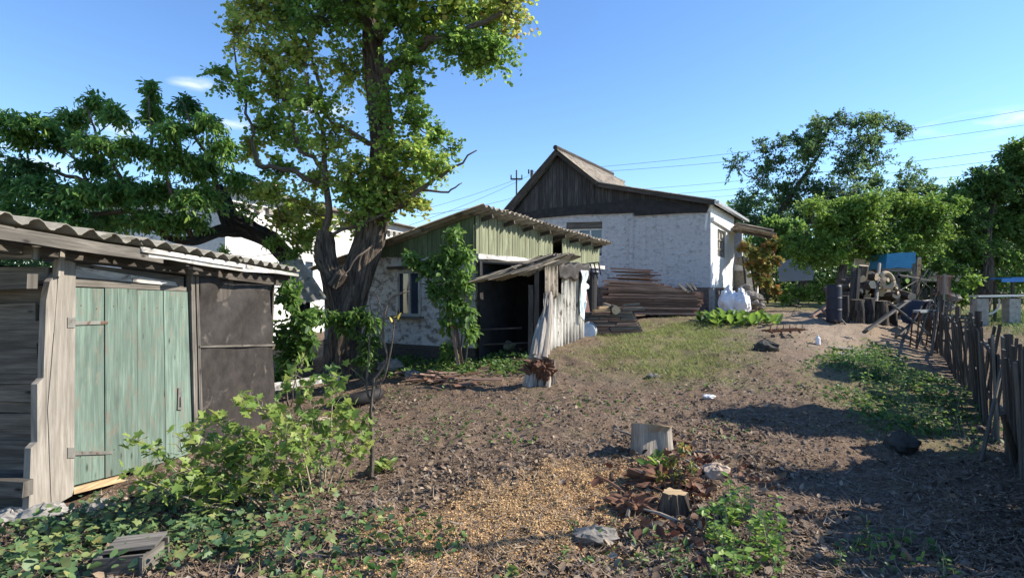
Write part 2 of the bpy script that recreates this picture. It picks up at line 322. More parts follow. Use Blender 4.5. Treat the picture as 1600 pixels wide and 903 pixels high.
M['litter'] = leafmat('fallen_leaf', [(.04, .027, .02), (.09, .06, .04), (.17, .115, .075), (.22, .155, .1), (.28, .21, .145), (.34, .28, .21)], 0, .85)
M['sawdust'] = leafmat('ochre_sawdust', [(.31, .17, .075), (.46, .285, .125), (.58, .395, .2), (.43, .3, .14)], 0, .9)
M['dried'] = leafmat('dried_red_brown_leaf', [(.05, .022, .016), (.12, .05, .03), (.2, .09, .05), (.16, .1, .07)], .1, .8)

# ---------------------------------------------------------------- terrain height
CT = np.array([(-3, 2, 0), (0, 2, 0), (3, 2, -.05), (0, -4, 0), (-5, 0, -.05), (5, 0, -.1), (-8, -6, 0), (8, -6, 0), (-4.1, 4.8, -.3), (-3.85, 7, -.35), (-3.7, 9, -.4), (-6, 6, -.3), (-6, 10, -.25),
    (-2.2, 5.5, -.1), (0, 5, 0), (1.3, 5.5, 0), (3, 5, -.12), (5, 5.6, -.2), (-3.5, 11.6, -.2), (-1.2, 5.06, -.05), (-1, 8.5, -.05), (0.4, 9.2, .06), (.3, 10.2, .12), (.65, 11.6, .29), (1.6, 13.3, .45),
    (-.74, 11.5, .17), (-2.5, 12.8, .15), (6.9, 20, .78), (4, 19, .78), (2.5, 17, .65), (3.2, 15, .5), (1.9, 14, .48), (5.4, 17, .84), (8, 18, .82), (10, 18.5, .8), (10, 15.2, .7), (6.6, 13.5, .58), (2.85, 8.4, .06),
    (5, 11.2, .42), (3.8, 9, .14), (4.05, 7.3, .06), (6.3, 9.4, .1), (4.3, 6.5, -.12), (6.4, 10.8, .26), (6.4, 7.7, -.23), (8.56, 11, -.2), (10.7, 14.5, .03), (12.4, 17.5, .3), (9, 7, 0), (12, 11, .3), (15, 16, .45),
    (20, 25, .6), (14, 20, .5), (0, 40, 1.1), (30, 60, 1), (-30, 60, 1), (-15, 20, 0), (-8, 15, -.1), (8, 30, .95), (0, 200, 1), (300, 200, 1), (-300, 200, 1), (0, 600, 1), (-200, -60, 0), (200, -60, 0), (-20, 5, -.2), (25, 5, .2)], float)
def phi(r): return np.sqrt(r * r + .6)
_A = phi(np.hypot(CT[:, None, 0] - CT[None, :, 0], CT[:, None, 1] - CT[None, :, 1]))
_w = np.linalg.solve(_A + np.eye(len(CT)) * -.02, CT[:, 2] - .1)
def gz(x, y, micro=True):
    x = np.asarray(x, float); y = np.asarray(y, float); sh = x.shape; x = x.ravel(); y = y.ravel(); z = np.full(x.shape, .1)
    for k in range(0, len(x), 60000):
        z[k:k + 60000] += phi(np.hypot(x[k:k + 60000, None] - CT[None, :, 0], y[k:k + 60000, None] - CT[None, :, 1])) @ _w
    a = np.clip((40 - np.hypot(x, y)) / 20, 0, 1)
    z += a * (.05 * rnoise(x * 1.3, y * 1.3, 1) + .035 * rnoise(x * 3.1, y * 3.1, 2))
    if micro: z += a * (.045 * rnoise(x * 6, y * 6, 3) + .03 * rnoise(x * 14, y * 14, 4) + .012 * np.abs(rnoise(x * 37, y * 37, 6)))
    return z.reshape(sh)
def g1(x, y): return float(gz(np.array([x]), np.array([y]), False)[0])
def gp(px, py):
    """ground point seen at a photo pixel"""
    t = np.geomspace(2.2, 90, 900); x = (px - CX) / F * t; z = gz(x, t, False); r = EYE - (py - CY) / F * t; k = np.argmax(r < z)
    return V((x[k], t[k], z[k]))
def pmask(x, y, poly, soft=.25):
    """soft mask of ground positions inside a ground polygon"""
    P = np.array([(p.x, p.y) for p in (gp(*q) for q in poly)]); ins = np.zeros(x.shape, bool); d = np.full(x.shape, 1e9)
    for i in range(len(P)):
        (x0, y0), (x1, y1) = P[i], P[(i + 1) % len(P)]
        with np.errstate(divide='ignore', invalid='ignore'):
            c = ((y0 > y) != (y1 > y)) & (x < (x1 - x0) * (y - y0) / (y1 - y0 + 1e-12) + x0)
        ins ^= c; L = (x1 - x0) ** 2 + (y1 - y0) ** 2 + 1e-9; tt = np.clip(((x - x0) * (x1 - x0) + (y - y0) * (y1 - y0)) / L, 0, 1)
        d = np.minimum(d, np.hypot(x - x0 - tt * (x1 - x0), y - y0 - tt * (y1 - y0)))
    s = np.where(ins, d, -d) + .5 * rnoise(x * 2.3, y * 2.3, 9) + .3 * rnoise(x * 6, y * 6, 10)
    return np.clip(s / soft * .5 + .5, 0, 1)
SAW = [(500, 900), (620, 850), (760, 780), (880, 738), (990, 725), (1020, 760), (980, 815), (880, 855), (790, 890), (700, 902)]
GRASS1 = [(960, 515), (1040, 500), (1130, 505), (1150, 520), (1150, 560), (1100, 588), (1010, 590), (960, 560)]
GRASS2 = [(1310, 560), (1380, 545), (1470, 600), (1500, 650), (1490, 690), (1400, 680), (1320, 620)]
PATH = [(1190, 485), (1420, 490), (1440, 530), (1400, 560), (1300, 570), (1250, 530), (1200, 505)]
GRASS3 = [(1505, 487), (1700, 487), (1900, 520), (1700, 560), (1540, 505)]
HEDGEG = [(1200, 480), (1300, 470), (1600, 470), (1500, 486), (1300, 486)]

# ---------------------------------------------------------------- ground
def make_ground():
    ys = np.concatenate([np.linspace(-8, 1.6, 30)[:-1], 1.6 * 1.0082 ** np.arange(0, 740)])
    ys = ys[ys < 650]; nc = 640; us = np.linspace(-1, 1, nc); us = us * (.75 + .25 * us * us)
    Yg, Ug = np.meshgrid(ys, us, indexing='ij'); Xg = Ug * np.maximum(9, 1.6 * Yg); Zg = gz(Xg, Yg)
    n, m = Xg.shape; co = np.stack([Xg, Yg, Zg], -1).reshape(-1, 3); i = np.arange(n - 1)[:, None] * m + np.arange(m - 1)[None, :]
    q = np.stack([i, i + 1, i + m + 1, i + m], -1).reshape(-1, 4)
    me = bpy.data.meshes.new('ground'); me.vertices.add(len(co)); me.vertices.foreach_set('co', co.ravel()); me.loops.add(q.size); me.loops.foreach_set('vertex_index', q.ravel().astype(np.int32))
    me.polygons.add(len(q)); me.polygons.foreach_set('loop_start', np.arange(0, q.size, 4, dtype=np.int32)); me.update(); me.validate()
    x, y = co[:, 0], co[:, 1]; c = np.zeros((len(co), 4)); near = (y > 1.5) & (y < 45)
    xs, yy = x[near], y[near]; c[near, 0] = pmask(xs, yy, SAW, .5)
    c[near, 1] = np.clip(pmask(xs, yy, GRASS1, 1) * .8 + pmask(xs, yy, GRASS2, .8) + pmask(xs, yy, GRASS3, 1) + pmask(xs, yy, HEDGEG, 1), 0, 1)
    c[near, 2] = pmask(xs, yy, PATH, 1.2)
    far = np.clip((np.hypot(x, y) - 24) / 8, 0, 1); c[:, 1] = np.maximum(c[:, 1], far); c[:, 3] = 1
    at = me.attributes.new('zone', 'FLOAT_COLOR', 'POINT'); at.data.foreach_set('color', c.ravel())
    me.polygons.foreach_set('use_smooth', np.ones(len(q), bool))
    m_, t, b = newmat('yard_soil'); o = coord(t, 'Object'); n1 = noise(t, o, 2.2, 8, .7); n2 = noise(t, o, 28, 8, .75); n3 = noise(t, o, .6, 5, .6)
    c0 = ramp(t, n2, [(.34, (.05, .034, .024)), (.5, (.15, .105, .072)), (.62, (.26, .19, .14)), (.7, (.38, .3, .23))])
    c0 = mixc(t, mathn(t, 'MULTIPLY', mathn(t, 'SUBTRACT', n1, .45, True), 3.5, True), c0, mixc(t, n2, (.1, .06, .035), (.24, .165, .11)))
    c0 = mixc(t, mathn(t, 'MULTIPLY', mathn(t, 'SUBTRACT', n3, .5, True), 2.2, True), c0, mixc(t, n2, (.07, .055, .045), (.24, .2, .16)))
    n4 = noise(t, o, .9, 7, .7, None, .6); c0 = mixc(t, mathn(t, 'MULTIPLY', mathn(t, 'SUBTRACT', n4, .56, True), 4, True), c0, mixc(t, n2, (.06, .07, .028), (.17, .17, .075)))
    n5 = noise(t, o, 1.4, 6, .65, None, .8); c0 = mixc(t, mathn(t, 'MULTIPLY', mathn(t, 'SUBTRACT', n5, .57, True), 5, True), c0, mixc(t, n2, (.025, .02, .016), (.09, .07, .055)))
    z = attr(t, 'zone', 'Color'); sp = t.nodes.new('ShaderNodeSeparateColor'); t.links.new(z, sp.inputs[0])
    c1 = mixc(t, mathn(t, 'MULTIPLY', sp.outputs[1], .8), c0, mixc(t, n2, (.09, .1, .035), (.26, .25, .1)))
    c2 = mixc(t, mathn(t, 'MULTIPLY', sp.outputs[2], .85), c1, mixc(t, n2, (.22, .165, .115), (.38, .3, .22)))
    c3 = mixc(t, mathn(t, 'MULTIPLY', sp.outputs[0], .95), c2, mixc(t, n2, (.3, .17, .075), (.57, .37, .19)))
    t.links.new(c3, b.inputs['Base Color']); b.inputs['Roughness'].default_value = .97; b.inputs['Specular IOR Level'].default_value = .15; bump(t, b, n2, 1.0, .03)
    me.materials.append(m_); g = bpy.data.objects.new('ground', me); COL.objects.link(g); tag(g, 'bare brown soil of the yard with worn path and sawdust', kind='structure')
make_ground()

# ---------------------------------------------------------------- scattered leaves
SH = {'oval': ([(0, 0, 0), (-.3, .35, .07), (-.22, .72, .06), (0, 1, -.06), (.22, .72, .06), (.3, .35, .07)], [(0, 3, 2, 1), (0, 5, 4, 3)]),
      'long': ([(0, 0, 0), (-.19, .35, .05), (-.14, .72, .02), (0, 1, -.12), (.14, .72, .02), (.19, .35, .05)], [(0, 3, 2, 1), (0, 5, 4, 3)]),
      'round': ([(0, 0, 0), (-.38, .12, .05), (-.5, .5, .09), (-.28, .85, .05), (0, .95, -.03), (.28, .85, .05), (.5, .5, .09), (.38, .12, .05)], [(0, 4, 3, 2, 1), (0, 7, 6, 5, 4)]),
      'lobed': ([(0, 0, 0), (-.42, -.05, .05), (-.3, .22, .03), (-.6, .5, .08), (-.25, .55, .03), (-.22, .75, .03), (0, 1.05, -.06), (.22, .75, .03), (.25, .55, .03), (.6, .5, .08), (.3, .22, .03), (.42, -.05, .05)],
                [(0, 2, 1), (0, 4, 3, 2), (0, 6, 5, 4), (0, 8, 7, 6), (0, 10, 9, 8), (0, 11, 10)]),
      'blade': ([(-.035, 0, 0), (.035, 0, 0), (.025, .55, .06), (-.025, .55, .06), (0, 1, .3)], [(0, 1, 2, 3), (3, 2, 4)]),
      'chip': ([(-.35, 0, 0), (.3, .08, 0), (.4, .7, .12), (-.15, 1, .05)], [(0, 1, 2, 3)])}
def cloud(name, P, D, N, S, mat, parent=None, shape='oval', origin=None, rnd=None):
    P = np.asarray(P, float); n = len(P); D = np.asarray(D, float); D = D / (np.linalg.norm(D, axis=1, keepdims=True) + 1e-9)
    N = N - D * (N * D).sum(1, keepdims=True); N = N / (np.linalg.norm(N, axis=1, keepdims=True) + 1e-9); X = np.cross(D, N)
    sv, sf = SH[shape]; sv = np.array(sv); S = np.asarray(S, float)[:, None, None]
    co = P[:, None, :] + S * (sv[None, :, 0:1] * X[:, None, :] + sv[None, :, 1:2] * D[:, None, :] + sv[None, :, 2:3] * N[:, None, :])
    org = np.array(BASE[parent.name]) if parent is not None else (np.array(origin) if origin is not None else np.array([P[:, 0].mean(), P[:, 1].mean(), P[:, 2].min()]))
    co = (co - org).reshape(-1, 3); k = len(sv); li = []; ls = []; off = 0; 
    fl = np.concatenate([np.array(f) for f in sf]); per = len(fl); vi = (np.arange(n)[:, None] * k + fl[None, :]).ravel()
    st = np.cumsum([0] + [len(f) for f in sf[:-1]]); starts = (np.arange(n)[:, None] * per + st[None, :]).ravel()
    me = bpy.data.meshes.new(name); me.vertices.add(len(co)); me.vertices.foreach_set('co', co.ravel()); me.loops.add(len(vi)); me.loops.foreach_set('vertex_index', vi.astype(np.int32))
    me.polygons.add(len(starts)); me.polygons.foreach_set('loop_start', starts.astype(np.int32)); me.update(); me.validate()
    r = RG.random(n) if rnd is None else rnd; at = me.attributes.new('rnd', 'FLOAT', 'FACE'); at.data.foreach_set('value', np.repeat(r, len(sf)))
    me.materials.append(mat); o = bpy.data.objects.new(name, me); COL.objects.link(o)
    if parent is not None: o.parent = parent
    else: o.location = org
    BASE[o.name] = V(org); return o
def rdir(n): d = RG.normal(size=(n, 3)); return d / np.linalg.norm(d, axis=1, keepdims=True)

class Foliage:
    """twigs with leaves; limbs from a skeleton to leaf clumps"""
    def __init__(s): s.P = []; s.D = []; s.N = []; s.S = []; s.R = []; s.tw = MB(); s.sk = []
    def limb(s, path, r0, r1, n=6, sk=True):
        path = [V(p) for p in path]; pts = []
        for i in range(len(path) - 1):
            for k in range(4): pts.append(path[i].lerp(path[i + 1], k / 4))
        pts.append(path[-1]); L = (path[-1] - path[0]).length
        for i in range(1, len(pts) - 1): pts[i] = pts[i] + V([random.uniform(-1, 1) * L * .018 for _ in range(3)])
        m = len(pts) - 1; s.tw.tube(pts, [r0 + (r1 - r0) * i / m for i in range(m + 1)], n, cap=True)
        if sk: s.sk += pts[1:]
    def clump(s, c, r, twigs, leaves, size, droop=.2, tipup=.3, connect=True, rlimb=.03, rlo=None, spread=1.0, col=None):
        c = V(c); r = V(r) if not isinstance(r, (int, float)) else V((r, r, r)); start = c - V((0, 0, r.z * .6))
        if connect and s.sk:
            best = min(s.sk, key=lambda q: (q - c).length + max(0, q.z - c.z) * 1.5)
            mid = best.lerp(c, .5) + V((random.uniform(-.1, .1), random.uniform(-.1, .1), -.08)) * (best - c).length
            rl = max(.008, rlimb); s.limb([best, mid, c], rl, rl * .35, 5); start = c
        for _ in range(twigs):
            d = V(rdir(1)[0]); d.z += tipup; d.normalize(); e = c + V((d.x * r.x, d.y * r.y, d.z * r.z)) * random.uniform(.55, 1.12)
            a = start.lerp(c, random.random()) + V(rdir(1)[0]) * min(r) * .25; L = (e - a).length; mid = a.lerp(e, .5) + V((0, 0, L * .12)) + V(rdir(1)[0]) * L * .1
            e = e - V((0, 0, droop * L * .5)); rr = max(.0035, rlimb * .22)
            s.tw.tube([a, mid, e], [rr, rr * .7, rr * .35], 3, cap=False)
            k = leaves; t = np.sort(RG.uniform(.22, 1.0, k)); A, B, C = np.array(a), np.array(mid), np.array(e)
            pts = ((1 - t) ** 2)[:, None] * A + (2 * t * (1 - t))[:, None] * B + (t * t)[:, None] * C
            tan = 2 * (1 - t)[:, None] * (B - A) + 2 * t[:, None] * (C - B); tan /= np.linalg.norm(tan, axis=1, keepdims=True) + 1e-9
            D = tan * .6 + rdir(k) * .9 * spread + np.array([0, 0, -droop]); N = rdir(k) * .7 + np.array([0, 0, 1.0])
            s.P.append(pts + rdir(k) * size * .5); s.D.append(D); s.N.append(N); s.S.append(size * RG.uniform(.55, 1.2, k)); base = random.random() if col is None else col
            s.R.append(np.clip(base * .55 + RG.random(k) * .45, 0, 1))
    def build(s, root, mat, shape='oval', twigmat=None, twigname='branches', leafname='foliage'):
        if s.tw.f: s.tw.build(twigname, twigmat or M['bark_thin'], root, smooth=True)
        if s.P: cloud(leafname, np.concatenate(s.P), np.concatenate(s.D), np.concatenate(s.N), np.concatenate(s.S), mat, root, shape, rnd=np.concatenate(s.R))
def smooth_path(pts, k=6):
    pts = [V(p) for p in pts]; out = []
    for i in range(len(pts) - 1):
        p0 = pts[max(0, i - 1)]; p1 = pts[i]; p2 = pts[i + 1]; p3 = pts[min(len(pts) - 1, i + 2)]
        for j in range(k):
            t = j / k; out.append(.5 * ((2 * p1) + (p2 - p0) * t + (2 * p0 - 5 * p1 + 4 * p2 - p3) * t * t + (3 * p1 - p0 - 3 * p2 + p3) * t ** 3))
    return out + [pts[-1]]
def interp_r(rs, n):
    x = np.linspace(0, len(rs) - 1, n); return list(np.interp(x, range(len(rs)), rs))
# SECTION: STRUCTURES
# ================================================================ plank shed on the left
def shed():
    A = V((-4.177 + .0556 * 4.4, 4.4, 0)); B = V((-4.177 + .0556 * 9.2, 9.2, 0)); h = lambda px, py: hit(px, py, A, B)
    d = (B - A).normalized(); nrm = V((d.y, -d.x, 0))      # faces the yard
    root = thing('plank_shed', (A.x, A.y, -.3), 'low grey plank shed with green door under a corrugated roof', 'shed')
    def pp(name, quad, mat, off=0, th=.03, grain=(0, 0, 1), parent=None, mb=None, rnd=None):
        m = mb or MB(); m.prism([h(*q) + nrm * off for q in quad], -nrm * th, grain, rnd)
        return m if mb is not None else m.build(name, mat, parent or root)
    # corner post of two wide boards
    m = MB()
    pp('', [(84, 408), (96, 406), (110, 411), (109, 560), (107, 764), (104, 774), (72, 792), (66, 640), (76, 520), (82, 440)], None, .05, .06, mb=m, rnd=.55)
    pp('', [(81.5, 425), (81.5, 520), (75.5, 520), (65.5, 640), (71.5, 792), (36, 807), (40, 700), (50, 690), (50, 600), (60, 590), (64, 470), (70, 440)], None, .045, .055, mb=m, rnd=.5)
    m.build('corner_post', M['pale_wood'], root)
    m = MB(); pp('', [(80, 380), (87, 380), (84, 430), (75, 432)], None, .09, .05, mb=m, rnd=.9); m.build('batten', M['pale_wood'], root)
    # door
    door = MB()
    for q in ([(112, 449), (160, 451), (161, 746), (109, 759)], [(161.4, 450), (211, 452), (213, 733), (162, 746)], [(212.3, 453), (252.6, 454), (257, 721), (214, 733)], [(254, 454), (291, 456), (299, 706), (258, 721)]):
        oo = random.uniform(.012, .02); pp('', q, None, oo, .03, mb=door)
        for yy in (.1, .86):
            for xx in (.25, .75):
                A0, A1, B1, B0 = [h(*z_) for z_ in q]; c_ = A0.lerp(A1, xx).lerp(B0.lerp(B1, xx), yy + random.uniform(-.01, .01)) + nrm * oo; door.tube([c_, c_ + nrm * .004], [.006, .005], 7, mi=1)
    door = door.build('door', [M['green_paint'], M['rust']], root)
    for (y0, x1) in ((504, 165), (707, 172)):
        m = MB(); m.prism([h(*q) + nrm * .027 for q in ((108, y0 - 2), (x1, y0 - 3), (x1, y0 + 2), (108, y0 + 4))], -nrm * .008, d)
        m.prism([h(*q) + nrm * .058 for q in ((96, y0 - 8), (108, y0 - 8), (108, y0 + 8), (96, y0 + 8))], -nrm * .006, d); m.build('hinge', M['iron'], door)
    m = MB(); m.prism([h(*q) + nrm * .03 for q in ((275, 606), (280, 606), (281, 640), (274, 640))], -nrm * .01); m.prism([h(*q) + nrm * .05 for q in ((276.5, 620), (279, 620), (279, 634), (276.5, 634))], -nrm * .03)
    m.build('latch', M['iron'], door)
    m = MB(); pp('', [(112, 410), (287, 432), (287, 450), (112, 428)], None, .0, .05, (0, 1, 0), mb=m, rnd=.1); pp('', [(112, 434), (290, 449), (290, 455), (112, 447)], None, .01, .04, (0, 1, 0), mb=m, rnd=.8)
    m.build('lintel', M['grey_wood'], root)
    m = MB(); pp('', [(114, 416), (270, 441), (274, 447), (113, 433)], None, .03, .02, (0, 1, 0), mb=m); m.build('lintel_board', M['white_wash'], root)
    m = MB(); pp('', [(293, 430), (299, 431), (306, 694), (300, 700)], None, .04, .06, mb=m); pp('', [(300, 431), (304, 432), (312, 690), (307, 695)], None, .05, .06, mb=m); m.build('door_jamb', M['grey_wood'], root)
    m = MB(); pp('', [(112, 772), (112, 762), (188, 742), (196, 750)], None, .02, .12, (0, 1, 0), mb=m); m.build('door_sill', M['fresh_wood'], root)
    # tar paper panel, wrinkled
    m = MB(); n1, n2 = 26, 30; vs = []; c = [h(304, 428), h(419, 446), h(429, 656), h(313, 712)]
    for i in range(n1 + 1):
        for j in range(n2 + 1):
            u, v = i / n1, j / n2; p = c[0].lerp(c[1], u).lerp(c[3].lerp(c[2], u), v)
            w_ = .04 * math.sin(9 * (u + v * 1.1) + 2.5 * math.sin(3 * v)) * max(0, 1 - v * 1.4) + .012 * float(rnoise(u * 6, v * 7, 3)) + .015 * math.sin(14 * u) * (v < .12)
            vs.append(p + nrm * (.03 + w_))
    m.add(vs, [(i * (n2 + 1) + j, i * (n2 + 1) + j + 1, (i + 1) * (n2 + 1) + j + 1, (i + 1) * (n2 + 1) + j) for i in range(n1) for j in range(n2)])
    pan = m.build('tar_paper_panel', M['tarpaper'], root, smooth=True); sm = pan.modifiers.new('thick', 'SOLIDIFY'); sm.thickness = .006
    m = MB(); m.prism([h(*q) + nrm * .062 for q in ((304, 540), (424, 537.5), (424, 540.5), (304, 543))], -nrm * .012, d); m.build('batten', M['grey_wood'], root)
    m = MB(); pp('', [(302, 712), (302, 425), (421, 440), (430, 660)], None, -.0, .03, mb=m); m.build('back_boarding', M['dark_wood'], root)
    # end wall of stacked logs and thick boards facing the camera
    E0 = V((h(40, 600).x - .06, h(40, 600).y + .05, 0)); E1 = E0 + V((-2.6, .12, 0)); m = MB(); z = -.35
    sizes = [.2, .16, .12, .19, .11, .13, .1, .15, .2, .14, .18, .15, .16, .14]
    for k, s_ in enumerate(sizes):
        a = E0 + V((random.uniform(-.02, .03) + .03, random.uniform(.12, .2), z + s_ / 2)); b = E1 + V((0, .15, 0)) + V((0, random.uniform(-.03, .03), z + s_ / 2 + random.uniform(-.03, .03)))
        m.beam(a, b, s_ * 1.0, .09, jit=.012, seg=6); z += s_
        if z > 1.85: break
    m.build('plank_wall', M['grey_wood'], root)
    # projecting beam ends
    for (px, py, s_) in ((72, 398, .11), (66, 440, .13), (60, 757, .12)):
        m = MB(); a = hit(px, py, E0 + V((.1, -.02, 0)), E1 + V((0, -.02, 0))); m.beam(a + V((.0, -.1, 0)), a + V((-1.3, .05, random.uniform(-.12, .05))), s_, s_ * .7, jit=.01); m.build('beam_end', M['grey_wood'], root)
    # roof
    e0 = V((-3.82 + .0556 * 3.5, 3.5, 2.135)); e1 = V((-3.82 + .0556 * 9.05, 9.05, 1.86)); m = MB(); span = e1 - e0; inw = -nrm * 1.45 + V((0, 0, .16))
    for k, (s0, s1, dz, dl) in enumerate(((0, .36, 0, 0), (.35, .68, .014, .03), (.67, 1, .03, -.02))):
        for r_ in (0, 1): m.corr(e0 + span * s0 + V((0, 0, dz + .012 * r_)) + nrm * dl + inw * (.95 * r_), inw, span * (s1 - s0), .262, .034, .008, 10, 4, .012)
    m.build('roof', M['slate'], root, smooth=True)
    m = MB(); q = lambda s_, o, z_: e0 + span * s_ - nrm * o + V((0, 0, z_))
    m.beam(q(0, .05, -.1), q(.42, .05, -.105), .1, .03, jit=.006, seg=6, rnd=.6); m.build('fascia', M['grey_wood'], root)
    m = MB(); m.beam(q(.36, .02, -.06), q(.72, .02, -.05), .05, .025, jit=.006, seg=5); m.beam(q(.38, .045, -.1), q(.7, .045, -.1), .035, .03, jit=.006, seg=5); m.beam(q(.7, .0, -.06), q(.98, .0, -.055), .045, .025, jit=.006, seg=5)
    m.build('eaves_batten', M['white_wash'], root)
    m = MB()
    for s_ in (.12, .3, .5, .7, .95): m.beam(q(s_, .06, -.1), q(s_, 2.7, .06), .1, .06)
    m.beam(q(.02, .32, -.16), q(.99, .32, -.15), .12, .08); m.beam(q(.5, .03, -.17), q(.56, .12, -.17), .05, .03, side=(1, 0, 0)); m.build('rafter', M['dark_wood'], root)
    # the rest of the walls, closing the shed
    m = MB(); s = lambda Y, o, z_: V((A.x + d.x / d.y * (Y - A.y), Y, z_)) - nrm * o
    m.beam(s(9.0, .08, .7), s(9.0, 2.7, .8), 2.2, .05); m.beam(s(4.75, 2.7, .8), s(9.0, 2.7, .8), 2.2, .05); m.build('wall', M['dark_wood'], root)
shed()

# ================================================================ small annex with mono pitch roof
KA = V((-.741, 11.5, 0)); RD = V((.4856, .874, 0)); LD = V((-.874, .4856, 0))
def annex():
    root = thing('outbuilding', (KA.x, KA.y, .15), 'whitewashed stone outbuilding with green board upper walls and corrugated roof', 'outbuilding')
    LB = KA + LD * 4.2; RB = KA + RD * 6.9; nL = V((LD.y, -LD.x, 0)); nL = nL if nL.y < 0 else -nL; nR = V((RD.y, -RD.x, 0)); zb = -.2
    m = MB(); 
    wx = [hit(p, 450, KA, LB) for p in (622, 657)]; zt, zl = hit(640, 425, KA, LB).z, hit(640, 492, KA, LB).z; w0, w1 = wx[1], wx[0]; T = -nL * .3
    def seg(P, Q, z0, z1, mb): mb.prism([V((P.x, P.y, z0)), V((Q.x, Q.y, z0)), V((Q.x, Q.y, z1)), V((P.x, P.y, z1))], T, (1, 0, 0))
    K0 = V((KA.x, KA.y, 0)); seg(K0, w0, .42, 2.3, m); seg(w1, LB, .42, 2.3, m); seg(w0, w1, .42, zl, m); seg(w0, w1, zt, 2.3, m)
    Kb = K0 - nL * .3 + nR * -.0; m.prism([V((Kb.x, Kb.y, .42)), V((RB.x, RB.y, .42)), V((RB.x, RB.y, 2.3)), V((Kb.x, Kb.y, 2.33))], -nR * .3, (1, 0, 0))
    wall = m.build('wall', M['annex_stone'], root)
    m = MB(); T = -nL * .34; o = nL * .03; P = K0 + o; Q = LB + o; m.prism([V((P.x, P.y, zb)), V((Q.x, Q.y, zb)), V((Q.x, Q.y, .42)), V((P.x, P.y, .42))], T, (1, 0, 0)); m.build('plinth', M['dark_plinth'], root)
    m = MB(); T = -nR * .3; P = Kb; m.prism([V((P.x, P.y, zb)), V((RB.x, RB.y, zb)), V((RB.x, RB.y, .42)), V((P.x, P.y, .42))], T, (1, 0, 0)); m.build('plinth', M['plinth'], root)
    # window
    wn = MB(); a, b = w0, w1; f = lambda P, z, o_: V((P.x, P.y, z)) + nL * o_
    for (p, q_, z0, z1) in ((a, a, zl, zt), (b, b, zl, zt)): wn.beam(f(p, z0, .01), f(p, z1, .01), .06, .07, side=LD)
    for z in (zl, zt): wn.beam(f(a, z, .0), f(b, z, .0), .06, .07)
    wn.beam(f(a.lerp(b, .5), zl, -.02), f(a.lerp(b, .5), zt, -.02), .04, .05, side=LD)
    win = wn.build('window', M['white_wash'], root)
    m = MB(); m.beam(f(a, (zl + zt) / 2, -.05), f(b, (zl + zt) / 2, -.05), zt - zl, .01); m.build('pane', M['glass'], win)
    m = MB(); m.beam(f(a, zl - .05, .08) - LD * .1, f(b, zl - .05, .08) + LD * .1, .2, .05, side=nL); m.build('window_ledge', M['grey_wood'], win)
    m = MB(); m.beam(hit(612, 419, KA, LB) + nL * .08, hit(672, 416, KA, LB) + nL * .08, .05, .18); m.build('window_hood', M['dark_wood'], win)
    # board cladding
    def rz(t): return 3.1 - .235 * t       # underside of roof above the camera-side wall
    m = MB(); t = 0
    while t < 4.2:
        w_ = random.uniform(.1, .14); p = K0 + LD * (t + .004) + nL * (.03 + random.uniform(0, .008)); q_ = K0 + LD * min(4.2, t + w_) + nL * .03
        m.prism([V((p.x, p.y, 2.29 + random.uniform(-.02, .02))), V((q_.x, q_.y, 2.29)), V((q_.x, q_.y, rz(t + w_))), V((p.x, p.y, rz(t)))], -nL * .024); t += w_
    m.build('boarding', M['green_board'], root)
    m = MB(); t = 0
    while t < 6.85:
        w_ = random.uniform(.1, .135); hole = 3.55 < t < 4.2
        if hole and m.f: m.build('boarding', M['olive_board'], root); m = MB()
        if not hole:
            for (a_, b_) in (((0.0, 1.0),)):
                o_ = nR * (.03 + random.uniform(0, .012)); p = K0 + RD * (t + .004) + o_; q_ = K0 + RD * (t + w_ - .004) + o_; zb_ = 2.3 + random.uniform(-.05, .01)
                m.prism([V((p.x, p.y, zb_)), V((q_.x, q_.y, zb_)), V((q_.x, q_.y, 3.12 - .03 * (t + w_))), V((p.x, p.y, 3.12 - .03 * t))], -nR * .024)
        t += w_
    m.build('boarding', M['olive_board'], root)
    m = MB(); p = K0 + nR * .05; q_ = K0 + RD * 7.3 + nR * .05; m.beam(V((p.x, p.y, 2.26)), V((q_.x, q_.y, 2.26)), .1, .07, seg=10, jit=.01); m.build('ledge_beam', M['white_wash'], root)
    m = MB(); p = K0 - nR * .5 + nL * -.3; q_ = p + RD * 6.8; m.beam(V((p.x, p.y, 2.7)), V((q_.x, q_.y, 2.7)), .9, .05); m.build('shade_lining', M['black'], root)  # black sheet paints the darkness behind the hole in the boarding
    # roof: sheets run from the high eave over the yard down to the left
    m = MB(); dn = LD * 1.62 + V((0, 0, -.235 * 1.62)); RT = (RD + V((0, 0, -.03))); o0 = K0 + nR * .42 - RD * .4 + V((0, 0, 3.2)); wlen = .94
    for k in range(8):
        for r_ in range(3): m.corr(o0 + RT * (k * .92) + dn * (.96 * r_) + V((0, 0, .012 * (k % 2) + -.013 * r_ + random.uniform(-.008, .008))), dn, RT * wlen, .2, .034, .01, 8, 3, .02)
    m.build('roof', M['slate_pale'], root, smooth=True)
    m = MB()
    for t in np.arange(.2, 6.8, .9): p = K0 + RD * t + nR * .3; q_ = K0 + RD * t + LD * 3.8; m.beam(V((p.x, p.y, 3.06 - .03 * t)), V((q_.x, q_.y, 2.16)), .08, .05, side=(0, 0, 1))
    p = K0 + nR * .06 - nL * .02; q_ = K0 + LD * 4.3 + nL * .08; m.beam(V((p.x, p.y, 3.13)), V((q_.x, q_.y, 2.14)), .11, .03); m.build('rafter', M['dark_wood'], root)
    m = MB(); p = RB; q_ = RB + LD * 4.2; m.prism([V((p.x, p.y, zb)), V((q_.x, q_.y, zb)), V((q_.x, q_.y, 2.1)), V((p.x, p.y, 2.88))], -RD * .2)
